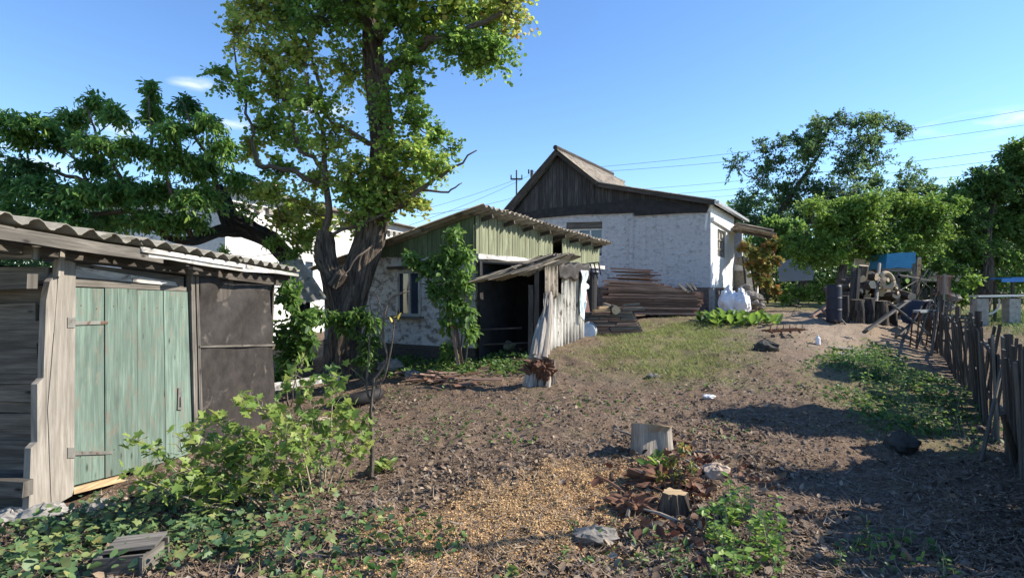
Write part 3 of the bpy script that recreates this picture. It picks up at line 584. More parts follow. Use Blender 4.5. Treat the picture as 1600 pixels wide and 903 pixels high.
    p = LB; q_ = LB + RD * 7.3; m.prism([V((p.x, p.y, zb)), V((q_.x, q_.y, zb)), V((q_.x, q_.y, 2.1)), V((p.x, p.y, 2.1))], LD * -.2); m.build('back_wall', M['annex_stone'], root)
annex()

# ================================================================ collapsed lean-to of corrugated sheets
LF = V((.62, 11.55, 0)); LK = LF + V((.56, 1, 0)).normalized() * 2.05
def lean_to():
    d = (LK - LF).normalized(); n = V((d.y, -d.x, 0)); zb = .15
    root = thing('lean_to', (LF.x, LF.y, .2), 'sagging lean-to of whitewashed corrugated sheets with a black open front', 'lean-to')
    m = MB(); m.corr(V((LF.x, LF.y, zb)) + n * .02, (0, 0, 1.35), d * .95, .18, .026, .008, 10, 3, .03); m.corr(V((LF.x, LF.y, zb + .2)) + d * .85 + n * .03, (0, 0, 1.6), d * 1.2, .18, .026, .008, 10, 3, .03)
    m.build('wall_sheet', M['slate_white'], root, smooth=True)
    m = MB(); m.corr(V((LF.x, LF.y, 1.42)) + n * .07 - d * .04, (0, 0, .68), d * .55, .2, .026, .01, 10, 3, .03); m.build('wall_sheet', M['slate_pale'], root, smooth=True, label='short grey corrugated sheet over the top of the wall')
    # roofing sheets fallen at different angles
    m = MB()
    for (a, b, wv) in (((742, 436, 10.9), (862, 398, 12.1), V((.25, .62, .03))), ((765, 437, 10.7), (885, 397, 11.7), V((.22, .6, .0))), ((732, 441, 10.6), (800, 418, 11.3), V((.2, .5, .02))), ((770, 430, 11.6), (845, 400, 12.7), V((.25, .5, .0))), ((800, 428, 10.75), (890, 396, 11.9), V((.3, .7, -.02)))):
        p, q = W(*a), W(*b); m.corr(p, q - p, wv, .2, .026, .009, 8, 3, .03, sag=.02)
    m.build('roof_sheet', M['slate_pale'], root, smooth=True)
    m = MB(); p = V((-.75, 11.5, 2.12)); q = V((LF.x + .05, LF.y + .1, 2.05)); e = d * 2.2
    m.prism([p, q, q + e + V((0, 0, .1)), p + e + V((0, 0, .1))], (0, 0, .04)); m.build('roof_deck', M['dark_wood'], root)
    # felt and tarpaulin folded over the back of the roof
    m = MB(); n1, n2 = 22, 12; vs = []; o = LF + d * .55 + V((0, 0, 2.16))
    for i in range(n1 + 1):
        for j in range(n2 + 1):
            u, v = i / n1, j / n2; ov = v * .62; p = o + d * (u * 1.75) + (n * min(ov, .3)) - n * .2 - V((0, 0, max(0, ov - .3) * 1.1)) + V((0, 0, .07 * float(rnoise(u * 7, v * 4, 8)) + .03 * math.sin(u * 22)))
            vs.append(p + n * .05 * float(rnoise(u * 9, v * 5 + 7, 4)))
    m.add(vs, [(i * (n2 + 1) + j, i * (n2 + 1) + j + 1, (i + 1) * (n2 + 1) + j + 1, (i + 1) * (n2 + 1) + j) for i in range(n1) for j in range(n2)]); f = m.build('roofing_felt', M['tarpaper'], root, smooth=True); f.modifiers.new('t', 'SOLIDIFY').thickness = .012
    m = MB(); vs = []; o = LF + d * 1.45 + n * .1
    for i in range(15):
        for j in range(17):
            u, v = i / 14, j / 16; z = 2.02 - v * (1.0 - .35 * u + .25 * math.sin(u * 5)); vs.append(o + d * (u * .42 + .2 + .04 * math.sin(v * 9)) + n * (.02 + .03 * math.sin(u * 16 + v * 4) + .05 * float(rnoise(u * 5, v * 6, 2))) + V((0, 0, z)))
    m.add(vs, [(i * 17 + j, i * 17 + j + 1, (i + 1) * 17 + j + 1, (i + 1) * 17 + j) for i in range(14) for j in range(16)]); f = m.build('plastic_sheet', M['plastic_sheet'], root, smooth=True); f.modifiers.new('t', 'SOLIDIFY').thickness = .004
    m = MB()
    for (px, y0, Y) in ((838, 408, 11.5), (829, 446, 11.35)): p = W(px, y0, Y); m.beam(V((p.x, p.y, .1)), p, .09, .07, side=(1, 0, 0), jit=.01, seg=5)
    p = W(836, 445, 11.6); m.beam(V((p.x - .03, p.y, .1)), V((p.x - .05, p.y, 1.5)), .12, .03, side=(1, 0, 0), jit=.015, seg=4); m.build('post', M['dark_wood'], root)
    m = MB(); p = V((-.55, 12.7, .2)); m.beam(p + V((0, 0, .9)), p + V((1.9, .2, .9)), 1.8, .04); m.beam(V((-.66, 11.55, .9)), V((-.1, 12.7, .9)), 1.8, .03, rnd=.2); m.build('shade_backing', M['black'], root)  # near-black sheets put the interior's shade into colour
    m = MB(); p = W(750, 515, 11.4); m.beam(p, W(815, 512, 11.7), .035, .03); m.beam(W(752, 538, 11.6), W(830, 535, 11.8), .03, .1); m.build('rail', M['dark_wood'], root)
    m = MB(); nA = V((RD.y, -RD.x, 0)); a_ = KA + nA * .09; m.prism([V((a_.x, a_.y, .15)), V((a_.x, a_.y, 0.15)) + RD * 2.3, V((a_.x, a_.y, 2.15)) + RD * 2.3, V((a_.x, a_.y, 2.15))], nA * .03); m.build('shade_boarding', M['tar'], root); m = MB(); i_ = LF - n * .05; m.prism([V((i_.x, i_.y, .1)), V((i_.x, i_.y, .1)) + d * 2.1, V((i_.x, i_.y, 2.1)) + d * 2.1, V((i_.x, i_.y, 2.1))], -n * .03); m.build('sun_block_lining', M['tar'], root); m = MB(); i_ = LF - n * .05; m.prism([V((i_.x, i_.y, .1)), V((i_.x, i_.y, .1)) + d * 2.1, V((i_.x, i_.y, 2.1)) + d * 2.1, V((i_.x, i_.y, 2.1))], -n * .03); m.build('sun_block_lining', M['tar'], root)  # added dark sheets: one paints interior shade, the others block stray sun
lean_to()

# ================================================================ white house with dark gable
HC = V((6.9, 20, 0)); HF = V((-1, .25, 0)); HS = V((.6, 1, 0)); HFn = V((-.25, -1, 0)).normalized(); HSn = V((1, -.6, 0)).normalized()
def house():
    root = thing('white_house', (HC.x, HC.y, .7), 'white limewashed house with tall dark boarded gable facing the yard', 'house')
    FB = HC + HF; SB = HC + HS; hf = lambda px, py: hit(px, py, HC, FB); hs = lambda px, py: hit(px, py, HC, SB); T = -HFn * .4
    def wallpiece(m, q, T): m.prism(q, T, (1, 0, 0))
    z0, zp = .5, hf(1110, 449).z; L = hf(797, 400)
    wl, wr = hf(885, 400), hf(941, 400); wt, wb = hf(912, 347).z, hf(912, 402).z
    ztop = hf(1000, 330).z + .1; m = MB(); at = lambda P, z: V((P.x, P.y, z))
    C0 = hf(1109.5, 400)
    for (P, Q, a, b) in ((C0, wr, zp, ztop), (wl, L, zp, ztop), (wr, wl, zp, wb), (wr, wl, wt, ztop)): wallpiece(m, [at(P, a), at(Q, a), at(Q, b), at(P, b)], T)
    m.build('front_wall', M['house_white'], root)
    m = MB(); wallpiece(m, [hf(983, 449) + HFn * .035, hf(989, 449) + HFn * .035, hf(989, 333) + HFn * .035, hf(983, 333) + HFn * .035], -HFn * .06); m.build('pilaster', M['house_white'], root)
    m = MB(); S0 = HC + HS * .01; SE = hs(1147, 400); sw0, sw1 = hs(1121, 400), hs(1134.5, 400); swt, swb = hs(1121, 357).z, hs(1121, 400.5).z; Ts = -HSn * .3; zt2 = hs(1111, 318).z - .02
    e_ = -HFn * .0
    for (P, Q, a, b) in ((S0, sw0, zp, zt2), (sw1, SE, zp, zt2), (sw0, sw1, zp, swb), (sw0, sw1, swt, zt2)): wallpiece(m, [at(P, a), at(Q, a), at(Q, b), at(P, b)], Ts)
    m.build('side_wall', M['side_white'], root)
    m = MB(); o = HFn * .04; P, Q = C0 + o, L + o; wallpiece(m, [at(P, z0), at(Q, z0), at(Q, zp - .002), at(P, zp - .002)], T)
    P, Q = HC + HSn * .03, SE + HSn * .03; wallpiece(m, [at(P, z0), at(Q, z0), at(Q, zp - .03), at(P, zp - .03)], Ts); m.build('plinth', M['plinth'], root)
    m = MB(); P = HC + HSn * .06 + HFn * .06; wallpiece(m, [at(P, z0), at(P + HS * .35, z0), at(P + HS * .35, zp - .015), at(P, zp - .015)], -HSn * .3); m.build('corner_pier', M['concrete'], root)
    m = MB(); m.beam(hs(1111, 342) + HSn * .05, hs(1147, 365) + HSn * .05, .12, .1); m.build('cornice', M['white_paint'], root)
    # front window
    m = MB(); i0, i1 = at(wr, 0), at(wl, 0); ins = -HFn * .12
    for P in (i0, i0.lerp(i1, .33), i0.lerp(i1, .66), i1): m.beam(at(P, wb) + ins, at(P, wt - .25) + ins, .05, .05, side=HF)
    for z in (wb + .03, wb + .55, wt - .27): m.beam(at(i0, z) + ins, at(i1, z) + ins, .05, .05)
    w_ = m.build('window', M['white_paint'], root); m = MB(); m.beam(at(i0, (wb + wt) / 2) + ins * 1.3, at(i1, (wb + wt) / 2) + ins * 1.3, wt - wb, .01); m.build('pane', M['glass'], w_)
    m = MB(); m.beam(at(i0, wt - .11) + ins * .6, at(i1, wt - .11) + ins * .6, .24, .06); m.build('lintel', M['grey_wood'], w_)
    m = MB(); i0, i1 = at(sw0, 0), at(sw1, 0); ins = -HSn * .08
    for P in (i0, i0.lerp(i1, .33), i0.lerp(i1, .66), i1): m.beam(at(P, swb) + ins, at(P, swt) + ins, .06, .05, side=HS)
    for z in (swb + .03, swb + .3, swb + .65, swt - .03): m.beam(at(i0, z) + ins, at(i1, z) + ins, .05, .05)
    w_ = m.build('window', M['iron'], root, label='small barred window in the sunlit side wall'); m = MB(); m.beam(at(i0, (swb + swt) / 2) + ins * 1.3, at(i1, (swb + swt) / 2) + ins * 1.3, swt - swb, .01); m.build('pane', M['concrete'], w_)
    # gable boarding
    out = [(800, 338), (875, 243), (939, 291), (1108, 320)]
    def top(px):
        for (x0, y0), (x1, y1) in zip(out, out[1:]):
            if x0 <= px <= x1: return y0 + (y1 - y0) * (px - x0) / (x1 - x0)
        return out[-1][1]
    m = MB(); px = 801.0
    while px < 1107:
        w_ = random.uniform(5.0, 6.5); a, b = px + .12, min(1107, px + w_ - .12); j = random.uniform(-1.2, 1.2) + (4 if random.random() < .07 else 0)
        o = HFn * (.03 + random.uniform(0, .02)); yb = 333
        if top(a) < yb - 1 or top(b) < yb - 1:
            brk = top((a + b) / 2) + (yb - top((a + b) / 2)) * .45
            m.prism([hf(a, yb) + o, hf(b, yb) + o, hf(b, top(b)) + o, hf(a, top(a)) + o], -HFn * .025)
        px += w_
    m.build('gable_boarding', M['gable_board'], root)
    m = MB(); o = HFn * .09; poly = [(803, 336), (860, 326), (950, 317), (990, 311), (1103, 322), (1103, 331), (1060, 334), (992, 338), (990, 333), (945, 335), (905, 336), (860, 340), (808, 345)]
    m.prism([hf(*q) + o for q in poly], -HFn * .045, (1, 0, 0)); m.build('tarred_band', M['tar'], root)
    # roofs
    def sheet(name, pa, pb, mat, L0, L1, lam=.2, fr=.35, nsh=1, th=.03, amp=.028):
        a, b = hf(*pa), hf(*pb); n_ = HS.normalized(); m = MB(); dn = b - a
        a = a - n_ * fr; 
        m.corr(a, dn, n_ * (L1 + fr), lam, amp, .012, 7, 3, .01, rnd=.5); return m.build(name, mat, root, smooth=True)
    sheet('roof', (875, 236), (788, 337), M['slate'], 0, 7.0)
    sheet('roof', (875, 236), (939, 287), M['slate_pale'], 0, 5.0, label) if False else sheet('roof', (875, 236), (938, 286), M['slate_pale'], 0, 5.2)
    sheet('roof', (936, 287.5), (1121, 315), M['slate'], 0, 7.0)
    m = MB(); n_ = HS.normalized(); a = hf(875, 234); m.tube([a - n_ * .4, a + n_ * 5.3], [.09, .09], 8); m.build('ridge_cap', M['dark_wood'], root)
    m = MB()
    for (p, q) in (((876, 240), (790, 341)), ((875, 240), (940, 291)), ((938, 291), (1119, 319))): m.beam(hf(*p) - n_ * .3, hf(*q) - n_ * .3, .14, .03)
    m.beam(hf(938, 292) + n_ * 5, hf(938, 292) - n_ * .25, .12, .08); m.build('bargeboard', M['dark_wood'], root)
    # soffit closing the roof behind the gable
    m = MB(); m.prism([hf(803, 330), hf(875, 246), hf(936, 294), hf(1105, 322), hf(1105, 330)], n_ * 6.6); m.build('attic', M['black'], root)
    m = MB(); e0 = hf(1121, 317) - n_ * .35; e1 = e0 + n_ * 6.4; m.beam(e0, e1, .16, .05, rnd=.9); m.beam(e0 + V((.08, 0, -.02)), e1 + V((.08, 0, -.02)), .1, .08); m.build('gutter', M['steel'], root)
    m = MB(); m.tube([e0 + V((0, .3, -.08)), e0 + V((-.15, .4, -.35)), e0 + V((-.2, .42, -.9))], [.05] * 3, 8); m.build('downpipe', M['white_paint'], root)
    # porch
    pr = HS.normalized(); PE = at(SE, 0); m = MB(); q = lambda a_, b_, z_: PE + HSn * a_ + pr * b_ + V((0, 0, z_)); zf = .78
    m.prism([q(0, 0, zf), q(.9, 0, zf), q(.9, 0, 1.9), q(.75, 0, 2.1), q(.45, 0, 2.55), q(0, 0, 2.6)], pr * .25); m.build('porch_wall', M['side_white'], root)
    m = MB(); m.beam(q(.05, .06, 2.55), q(.55, .06, 2.55), .7, .05, rnd=.4); m.beam(q(.2, -.02, .9), q(.2, -.02, 2.35), .5, .04, side=HSn); m.build('porch_panel', M['iron'], root)
    m = MB(); c0, c1 = W(1142, 361, 23.5), W(1197, 372, 23.2); m.corr(c0, c1 - c0, V((-.3, -1.6, .0)), .2, .03, .02, 8, 2, .04); m.corr(c0 + V((.2, .6, .1)), c1 - c0, V((-.3, -1.5, .12)), .2, .03, .02, 8, 2, .04); m.build('porch_roof', M['slate_pale'], root, smooth=True)
    m = MB(); m.beam(c0 + V((.1, -.9, -.1)), c1 + V((-.1, -.9, -.08)), .1, .08); m.beam(q(1.1, -.3, zf), q(1.1, -.3, 3.3), .09, .09, side=(1, 0, 0)); m.build('porch_frame', M['grey_wood'], root)
    # closing walls at the back
    m = MB(); BL = at(L, 0) + pr * 6.6; BR = HC + pr * 6.6; m.prism([at(BL, z0), at(BR, z0), at(BR, ztop), at(BL, ztop)], -pr * .3); m.prism([at(L, z0), at(BL, z0), at(BL, ztop), at(L, ztop)], V((.3, 0, 0))); m.build('back_wall', M['house_white'], root)
house()

# ================================================================ far white house behind the big tree
def far_house():
    a, b = W(352, 293, 15.2), W(655, 361, 25.6); b.z = a.z; d = (b - a).normalized(); n = V((d.y, -d.x, 0)); L = (b - a).length; back = -n * 6
    root = thing('far_house', V((a.x, a.y, 0)), 'sunlit white house with a grey hipped roof half hidden behind the big tree', 'house')
    m = MB(); q = lambda s_, o, z: V((a.x, a.y, 0)) + d * s_ + n * o + V((0, 0, z)); zt = a.z
    m.prism([q(0, 0, -.3), q(L, 0, -.3), q(L, 0, zt - .35), q(0, 0, zt - .35)], back, d); m.build('wall', M['side_white'], root)
    m = MB(); m.prism([q(0, .12, zt - .35), q(L, .12, zt - .35), q(L, .12, zt - .1), q(0, .12, zt - .1)], -n * .3, d); m.build('cornice', M['side_white'], root)
    for k in range(24): s_ = .6 + k * .45; m = MB(); m.prism([q(s_, .11, zt - .52), q(s_ + .22, .11, zt - .52), q(s_ + .22, .11, zt - .352), q(s_, .11, zt - .352)], -n * .12, d); m.build('dentil', M['concrete'], root)
    e = .45; r0, r1 = 2.5, L - 2.6; zr = zt + .82
    m = MB(); P = [q(-e, e, zt - .08), q(L + e, e, zt - .08), q(r1, -3, zr), q(3.6, -3, zr)]; m.add(P + [q(L + e, -6 - e, zt - .08), q(-e, -6 - e, zt - .08)], [(0, 1, 2, 3), (1, 4, 2), (3, 2, 4, 5), (0, 5, 4, 1), (0, 3, 5)], rnd=.5); m.build('roof', M['slate_pale'], root)
    m = MB(); c = q(4.5, -2.6, zr - 1.0); m.prism([c, c + d * .7, c + d * .7 - n * .6, c - n * .6], (0, 0, 1.3)); m.build('chimney', M['brick_pale'], root)
    m = MB(); m.beam(q(2.6, .04, 1.9), q(3.5, .04, 1.9), 1.2, .03); w_ = m.build('window', M['glass'], root)
    for (u0, z0, u1, z1) in ((2.6, 1.3, 2.6, 2.5), (3.5, 1.3, 3.5, 2.5), (2.6, 2.5, 3.5, 2.5), (2.6, 1.3, 3.5, 1.3), (3.05, 1.3, 3.05, 2.5)): m = MB(); m.beam(q(u0, .08, z0), q(u1, .08, z1), .07, .05, side=d if u0 == u1 else (0, 0, 1)); m.build('frame', M['white_paint'], w_)
far_house()
# ================================================================ trees
def big_tree():
    Y = 11.6; p = lambda x, y, dy=0: W(x, y, Y + dy); root = thing('tree', p(530, 592), 'tall old tree with thick furrowed forked trunk, sunlit on its right edge', 'tree'); px = Y / F
    tr = MB(); path = smooth_path([p(531, 604), p(532, 580), p(536, 540), p(540, 500), p(548, 460, .05), p(563, 420, .1), p(578, 370, .15), p(588, 320, .2), p(598, 260, .2), p(597, 200, .2), p(590, 140, .2), p(582, 70, .25), p(584, 0, .3), p(592, -90, .3), p(600, -200, .4)], 9)
    rr = interp_r([30, 25, 23.5, 23.5, 23.5, 21.5, 21.5, 20.5, 19.5, 18.5, 17, 15, 12, 9, 5], len(path)); tr.tube(path, [r * px for r in rr], 96, rough=.15, seed=2)
    a = smooth_path([p(532, 500, -.05), p(523, 455, -.12), p(513, 415, -.15), p(508, 380, -.12), p(510, 362, -.1)], 8); tr.tube(a, [x * px for x in interp_r([15, 15, 12.5, 13, 10], len(a))], 56, rough=.2, seed=9)
    tr.tube([p(515, 430, -.15), p(498, 405, -.25), p(496, 378, -.3)], [10 * px, 7 * px, 4 * px], 14, rough=.2); tr.tube([p(522, 445, -.25), p(533, 428, -.3), p(531, 415, -.3)], [12 * px, 9 * px, 3 * px], 14, rough=.2)
    for (dx, s_) in ((-22, 1), (18, 1)):
        q = p(531 + dx * .5, 560); tr.tube([q, p(531 + dx * 1.3, 590, -.15 * s_), p(531 + dx * 2.1, 603, -.25 * s_)], [7 * px, 5 * px, 2 * px], 16, rough=.2)
    tr.build('trunk', M['bark'], root, smooth=False)
    f = Foliage(); f.sk = [path[i] for i in range(30, len(path), 4)]
    f.limb([p(580, 130, .2), p(625, 95), p(672, 65, -.3), p(730, 50, -.5), p(785, 20, -.6)], 11 * px, 3 * px)
    f.limb([p(584, 60, .2), p(560, 10), p(500, -30, -.3), p(430, -50, -.6)], 11 * px, 4 * px)
    f.limb([p(590, 60), p(640, 0), p(700, -60)], 9 * px, 3 * px)
    f.limb([p(508, 372, -.1), p(512, 300, -.15), p(508, 250, -.2), p(498, 190, -.25), p(500, 120, -.3), p(470, 50, -.3)], 6 * px, 2 * px)
    f.limb([p(592, 230), p(560, 215, -.3), p(520, 190, -.4), p(480, 130, -.5)], 5 * px, 1.5 * px)
    f.limb([p(505, 290, -.1), p(440, 262, -.3), p(402, 262, -.4), p(395, 210, -.4), p(380, 150, -.4), p(365, 70, -.5)], 4.5 * px, 1.2 * px)
    f.limb([p(508, 260, -.2), p(470, 235, -.2), p(450, 180, -.2), p(430, 110, -.2)], 4 * px, 1.2 * px)
    f.limb([p(592, 350, .1), p(620, 325, -.2), p(660, 295, -.3), p(700, 268, -.3), p(745, 235, -.4)], 6 * px, 1 * px)
    f.limb([p(660, 297, -.3), p(700, 300, -.3), p(722, 286, -.3)], 2.2 * px, .8 * px); f.limb([p(508, 372, -.1), p(560, 350, -.4), p(600, 335, -.5)], 3 * px, 1.5 * px)
    f.limb([p(590, 380), p(560, 400, -.4), p(530, 440, -.5)], 2 * px, 1 * px)
    C = [(372, 55, 24, 50, .7), (400, 20, 35, 35, 1), (445, 35, 45, 45, 1.4), (415, 95, 34, 34, .9), (470, 95, 44, 40, 1.3), (500, 30, 45, 40, 1.3), (350, 122, 26, 20, .35), (385, 150, 22, 30, .4), (440, 150, 38, 34, 1), (490, 165, 38, 36, 1),
         (545, 110, 34, 50, 1), (540, 30, 36, 40, 1.1), (420, 200, 34, 34, .8), (465, 225, 36, 36, .8), (520, 220, 36, 36, .7), (395, 235, 26, 26, .4), (435, 268, 28, 22, .5), (500, 285, 34, 28, .6), (545, 270, 36, 34, .8), (600, 175, 22, 50, .5), (625, 30, 40, 38, 1.2),
         (665, 55, 42, 38, 1.2), (640, 100, 36, 34, .9), (700, 20, 46, 40, 1.4), (720, 70, 42, 30, 1.2), (765, 35, 40, 40, 1.3), (795, 15, 38, 32, 1), (775, 85, 34, 30, .9), (750, 92, 26, 20, .7), (640, 150, 30, 34, .7), (650, 195, 28, 34, .7), (620, 240, 30, 34, .6),
         (655, 250, 30, 36, .8), (680, 215, 18, 26, .35), (680, 262, 26, 26, .5), (575, 320, 34, 30, 1.1), (620, 300, 36, 30, 1.2), (600, 275, 34, 30, 1), (560, 345, 30, 20, .7), (640, 320, 30, 16, .6), (478, 325, 34, 24, .5), (455, 340, 24, 26, .4), (480, 365, 30, 22, .3), (700, 235, 24, 30, .12), (560, 300, 30, 24, .8), (590, 330, 28, 18, .8), (470, 380, 26, 20, .5), (440, 345, 24, 18, .5), (500, 345, 24, 22, .5), (425, 300, 26, 18, .4), (645, 290, 26, 20, .6),
         (430, -40, 60, 45, 1.2), (520, -50, 70, 50, 1.3), (620, -40, 70, 50, 1.3), (710, -40, 70, 45, 1.3), (560, -130, 80, 60, 1.2), (660, -120, 80, 60, 1.2), (600, -210, 80, 60, 1)]
    for (x, y, rx, ry, dn) in C:
        dy = random.uniform(-.7, .7); q = p(x, y, dy); low = y > 250
        f.clump(q, V((rx * px, rx * px * .9, ry * px)) * 1.4, int(66 * dn) + 6, 14, .078 if y > -20 else .12, droop=.35, rlimb=.022, col=(random.uniform(.3, 1) if low else random.random() ** 1.1))
    f.build(root, M['leaf_big'], 'round')
big_tree()

def cherry_tree():
    Y = 10.6; p = lambda x, y, dy=0: W(x, y, Y + dy); px = Y / F; root = thing('tree', W(470, 565, 12.4), 'leaning tree with a black split trunk and drooping dark leaves above the shed roof', 'tree')
    m = MB(); a = smooth_path([W(470, 570, 12.4), W(472, 480, 12.4), W(458, 420, 12.3), W(430, 380, 12.2), W(392, 360, 12.1), W(365, 345, 12), W(352, 318, 12), W(343, 288, 12)], 6)
    m.tube(a, [x * 12 / F for x in interp_r([12, 12, 11, 11, 12, 12, 9, 2], len(a))], 24, rough=.55, seed=4)
    a = smooth_path([W(380, 358, 12.1), W(340, 362, 11.8), W(300, 375, 11.3), W(262, 372, 11)], 6); m.tube(a, [x * 12 / F for x in interp_r([9, 8, 6, 3], len(a))], 18, rough=.5, seed=6)
    m.build('trunk', M['bark_dark'], root)
    f = Foliage(); f.sk = [V(q) for q in a[6:]]
    for pts, r in (([(262, 372, .4), (200, 330, 0), (140, 290, 0), (60, 260, 0), (10, 255, 0)], 6), ([(300, 372, .7), (270, 300, 0), (240, 230, 0), (232, 150, 0)], 5), ([(200, 330, 0), (180, 260, 0), (150, 210, 0), (130, 165, 0)], 4), ([(345, 320, 1.3), (330, 260, .5), (300, 200, 0), (285, 160, 0)], 4), ([(200, 330, 0), (100, 340, 0), (0, 330, 0)], 4), ([(140, 290, 0), (110, 240, 0), (60, 200, 0), (20, 175, 0)], 3)):
        f.limb([p(*q) for q in pts], r * px, 1.2 * px)
    C = [(20, 190, 30, 18, .6), (60, 195, 32, 18, .7), (110, 190, 32, 22, .8), (150, 165, 26, 26, .6), (180, 185, 22, 28, .6), (235, 150, 15, 30, .55), (240, 185, 22, 30, .7), (270, 205, 32, 26, .8), (292, 170, 20, 26, .5), (325, 195, 28, 22, .6), (350, 235, 26, 28, .6), (95, 218, 40, 18, .9), (150, 225, 40, 16, .9), (30, 215, 34, 16, .8), (210, 235, 44, 24, 1.1), (270, 250, 44, 28, 1.2), (320, 265, 40, 30, 1.2), (150, 262, 34, 20, .8),
         (40, 262, 44, 20, .9), (10, 290, 44, 26, 1.1), (70, 298, 48, 26, 1.3), (130, 305, 46, 24, 1.3), (190, 298, 48, 28, 1.4), (250, 305, 46, 28, 1.4), (310, 310, 42, 26, 1.2), (30, 335, 50, 22, 1.4), (100, 342, 50, 20, 1.4), (170, 345, 50, 22, 1.4), (235, 345, 44, 22, 1.2), (290, 345, 36, 20, .9), (-60, 230, 60, 50, 1.4), (-70, 310, 60, 50, 1.4), (370, 285, 26, 24, .6)]
    for (x, y, rx, ry, dn) in C:
        f.clump(p(x, y, random.uniform(-.5, .6)), V((rx * px, rx * px * 1.1, ry * px)) * 1.05, int(58 * dn) + 6, 14, .125, droop=.45, rlimb=.016, col=(.85 if (x + y * 3) % 5 < 1 else random.random() * .7))
    f.build(root, M['leaf_cherry'], 'long')
    f = Foliage(); f.sk = [W(390, 350, 12), W(430, 370, 12)]
    for (x, y, rx, ry, dn) in ((410, 305, 26, 18, 1), (385, 330, 20, 16, .7), (430, 300, 18, 14, .5), (432, 378, 26, 16, 1.1), (455, 398, 22, 14, .8), (350, 395, 16, 12, .4), (400, 285, 16, 12, .4)):
        f.clump(W(x, y, 11.6), V((rx * .013, .3, ry * .013)), int(18 * dn) + 3, 10, .12, droop=.3, rlimb=.01)
    f.build(root, M['leaf_bright'], 'long', leafname='painted_sunlit_foliage', twigname='shoots')  # sunlit look is put into a brighter leaf colour
cherry_tree()

def simple_tree(label, base, h, C, Y, mat, leaf, dens, trunk_r, group=None, shape='oval', name='tree', wood_=None, lv=22, droop=.2):
    b = gp(*base) if isinstance(base, tuple) and len(base) == 2 else V(base); root = thing(name, b, label, 'tree', group); px = Y / F; cx = sum(c[0] for c in C) / len(C); top = W(cx, min(c[1] for c in C), Y)
    path = smooth_path([b - V((0, 0, .2)), b.lerp(top, .25) + V((.1, 0, 0)), b.lerp(top, .55) + V((-.1, .1, 0)), b.lerp(top, .85)], 4); m = MB(); m.tube(path, interp_r([trunk_r * 1.3, trunk_r, trunk_r * .6, trunk_r * .15], len(path)), 12, rough=.2); m.build('trunk', wood_ or M['bark'], root)
    f = Foliage(); f.sk = path[3:]
    for (x, y, rx, ry, dn) in C:
        for _ in range(3):
            f.clump(W(x + random.gauss(0, .55) * rx, y + random.gauss(0, .6) * ry, Y + random.uniform(-.7, .7) * rx * px), V((rx * px, rx * px, ry * px)) * random.uniform(.75, 1.4), int(dens * dn * .8) + 2, lv, leaf, droop=droop, rlimb=max(.015, trunk_r * .16), col=random.random())
    f.build(root, mat, shape)
simple_tree('tall airy dark green walnut tree standing behind the white house', (11.5, 31, 1), 8, [(1180, 300, 30, 30, 1), (1170, 335, 26, 22, 1.2), (1215, 270, 30, 22, .8), (1200, 240, 22, 18, .35), (1255, 225, 26, 22, .8), (1285, 215, 26, 26, .9), (1320, 200, 30, 20, .7), (1345, 192, 26, 14, .5), (1375, 195, 26, 16, .6), (1405, 198, 24, 10, .4), (1360, 225, 22, 20, .5), (1325, 240, 30, 24, 1), (1290, 262, 34, 26, 1.3), (1245, 275, 34, 26, 1.3), (1220, 310, 34, 26, 1.5), (1265, 320, 36, 26, 1.6), (1310, 290, 36, 28, 1.4), (1350, 275, 28, 24, .9), (1200, 350, 34, 22, 1.5), (1245, 355, 40, 22, 1.5), (1345, 310, 34, 24, 1.2), (1380, 330, 34, 26, 1.2), (1405, 300, 30, 20, .8), (1430, 275, 22, 22, .4), (1430, 310, 28, 22, .8), (1455, 295, 20, 18, .4), (1465, 325, 26, 22, .9)],
            31, M['leaf_far_dark'], .15, 27, .25)
simple_tree('broad bright green fruit tree behind the woodpile', (10.6, 19.5, .7), 4, [(1250, 370, 28, 20, 1), (1285, 350, 32, 22, 1.2), (1325, 335, 34, 22, 1.4), (1365, 320, 34, 24, 1.4), (1400, 330, 34, 24, 1.4), (1440, 335, 30, 24, 1.3), (1340, 365, 40, 22, 1.5), (1385, 365, 36, 24, 1.5), (1430, 368, 32, 20, 1.3), (1295, 382, 34, 20, 1.2), (1345, 392, 34, 14, 1), (1250, 400, 26, 16, .8), (1400, 395, 30, 14, .8), (1465, 355, 26, 24, 1), (1480, 320, 20, 20, .6), (1310, 405, 24, 12, .5)],
            20.5, M['leaf_bright'], .11, 50, .16)
simple_tree('tall dark green tree at the right edge behind the blue table', (17, 21, .5), 6, [(1505, 330, 24, 22, 1), (1530, 300, 24, 24, 1), (1560, 290, 30, 26, 1.3), (1590, 270, 30, 28, 1.4), (1620, 250, 40, 34, 1.5), (1530, 345, 34, 26, 1.4), (1580, 335, 36, 30, 1.5), (1500, 365, 26, 26, 1.2), (1545, 385, 36, 26, 1.5), (1590, 385, 36, 26, 1.4), (1640, 320, 50, 50, 1.5), (1500, 400, 24, 22, 1.2), (1535, 420, 30, 20, 1.2), (1650, 400, 50, 40, 1.4), (1690, 280, 50, 50, 1.4), (1590, 415, 34, 18, 1.3), (1545, 300, 30, 26, 1.3), (1575, 265, 26, 22, 1), (1610, 300, 36, 30, 1.4), (1500, 300, 14, 16, .4)],
            22, M['leaf_mid'], .13, 46, .2)
simple_tree('mid green tree closing the gap between the fruit tree and the right edge tree', (17, 31, .8), 6, [(1450, 350, 34, 26, 1.2), (1480, 345, 30, 26, 1.2), (1510, 340, 34, 28, 1.3), (1460, 390, 40, 18, 1.2), (1510, 385, 36, 24, 1.2), (1550, 340, 34, 30, 1.2), (1420, 380, 30, 20, 1)], 30, M['leaf_mid'], .17, 40, .2)
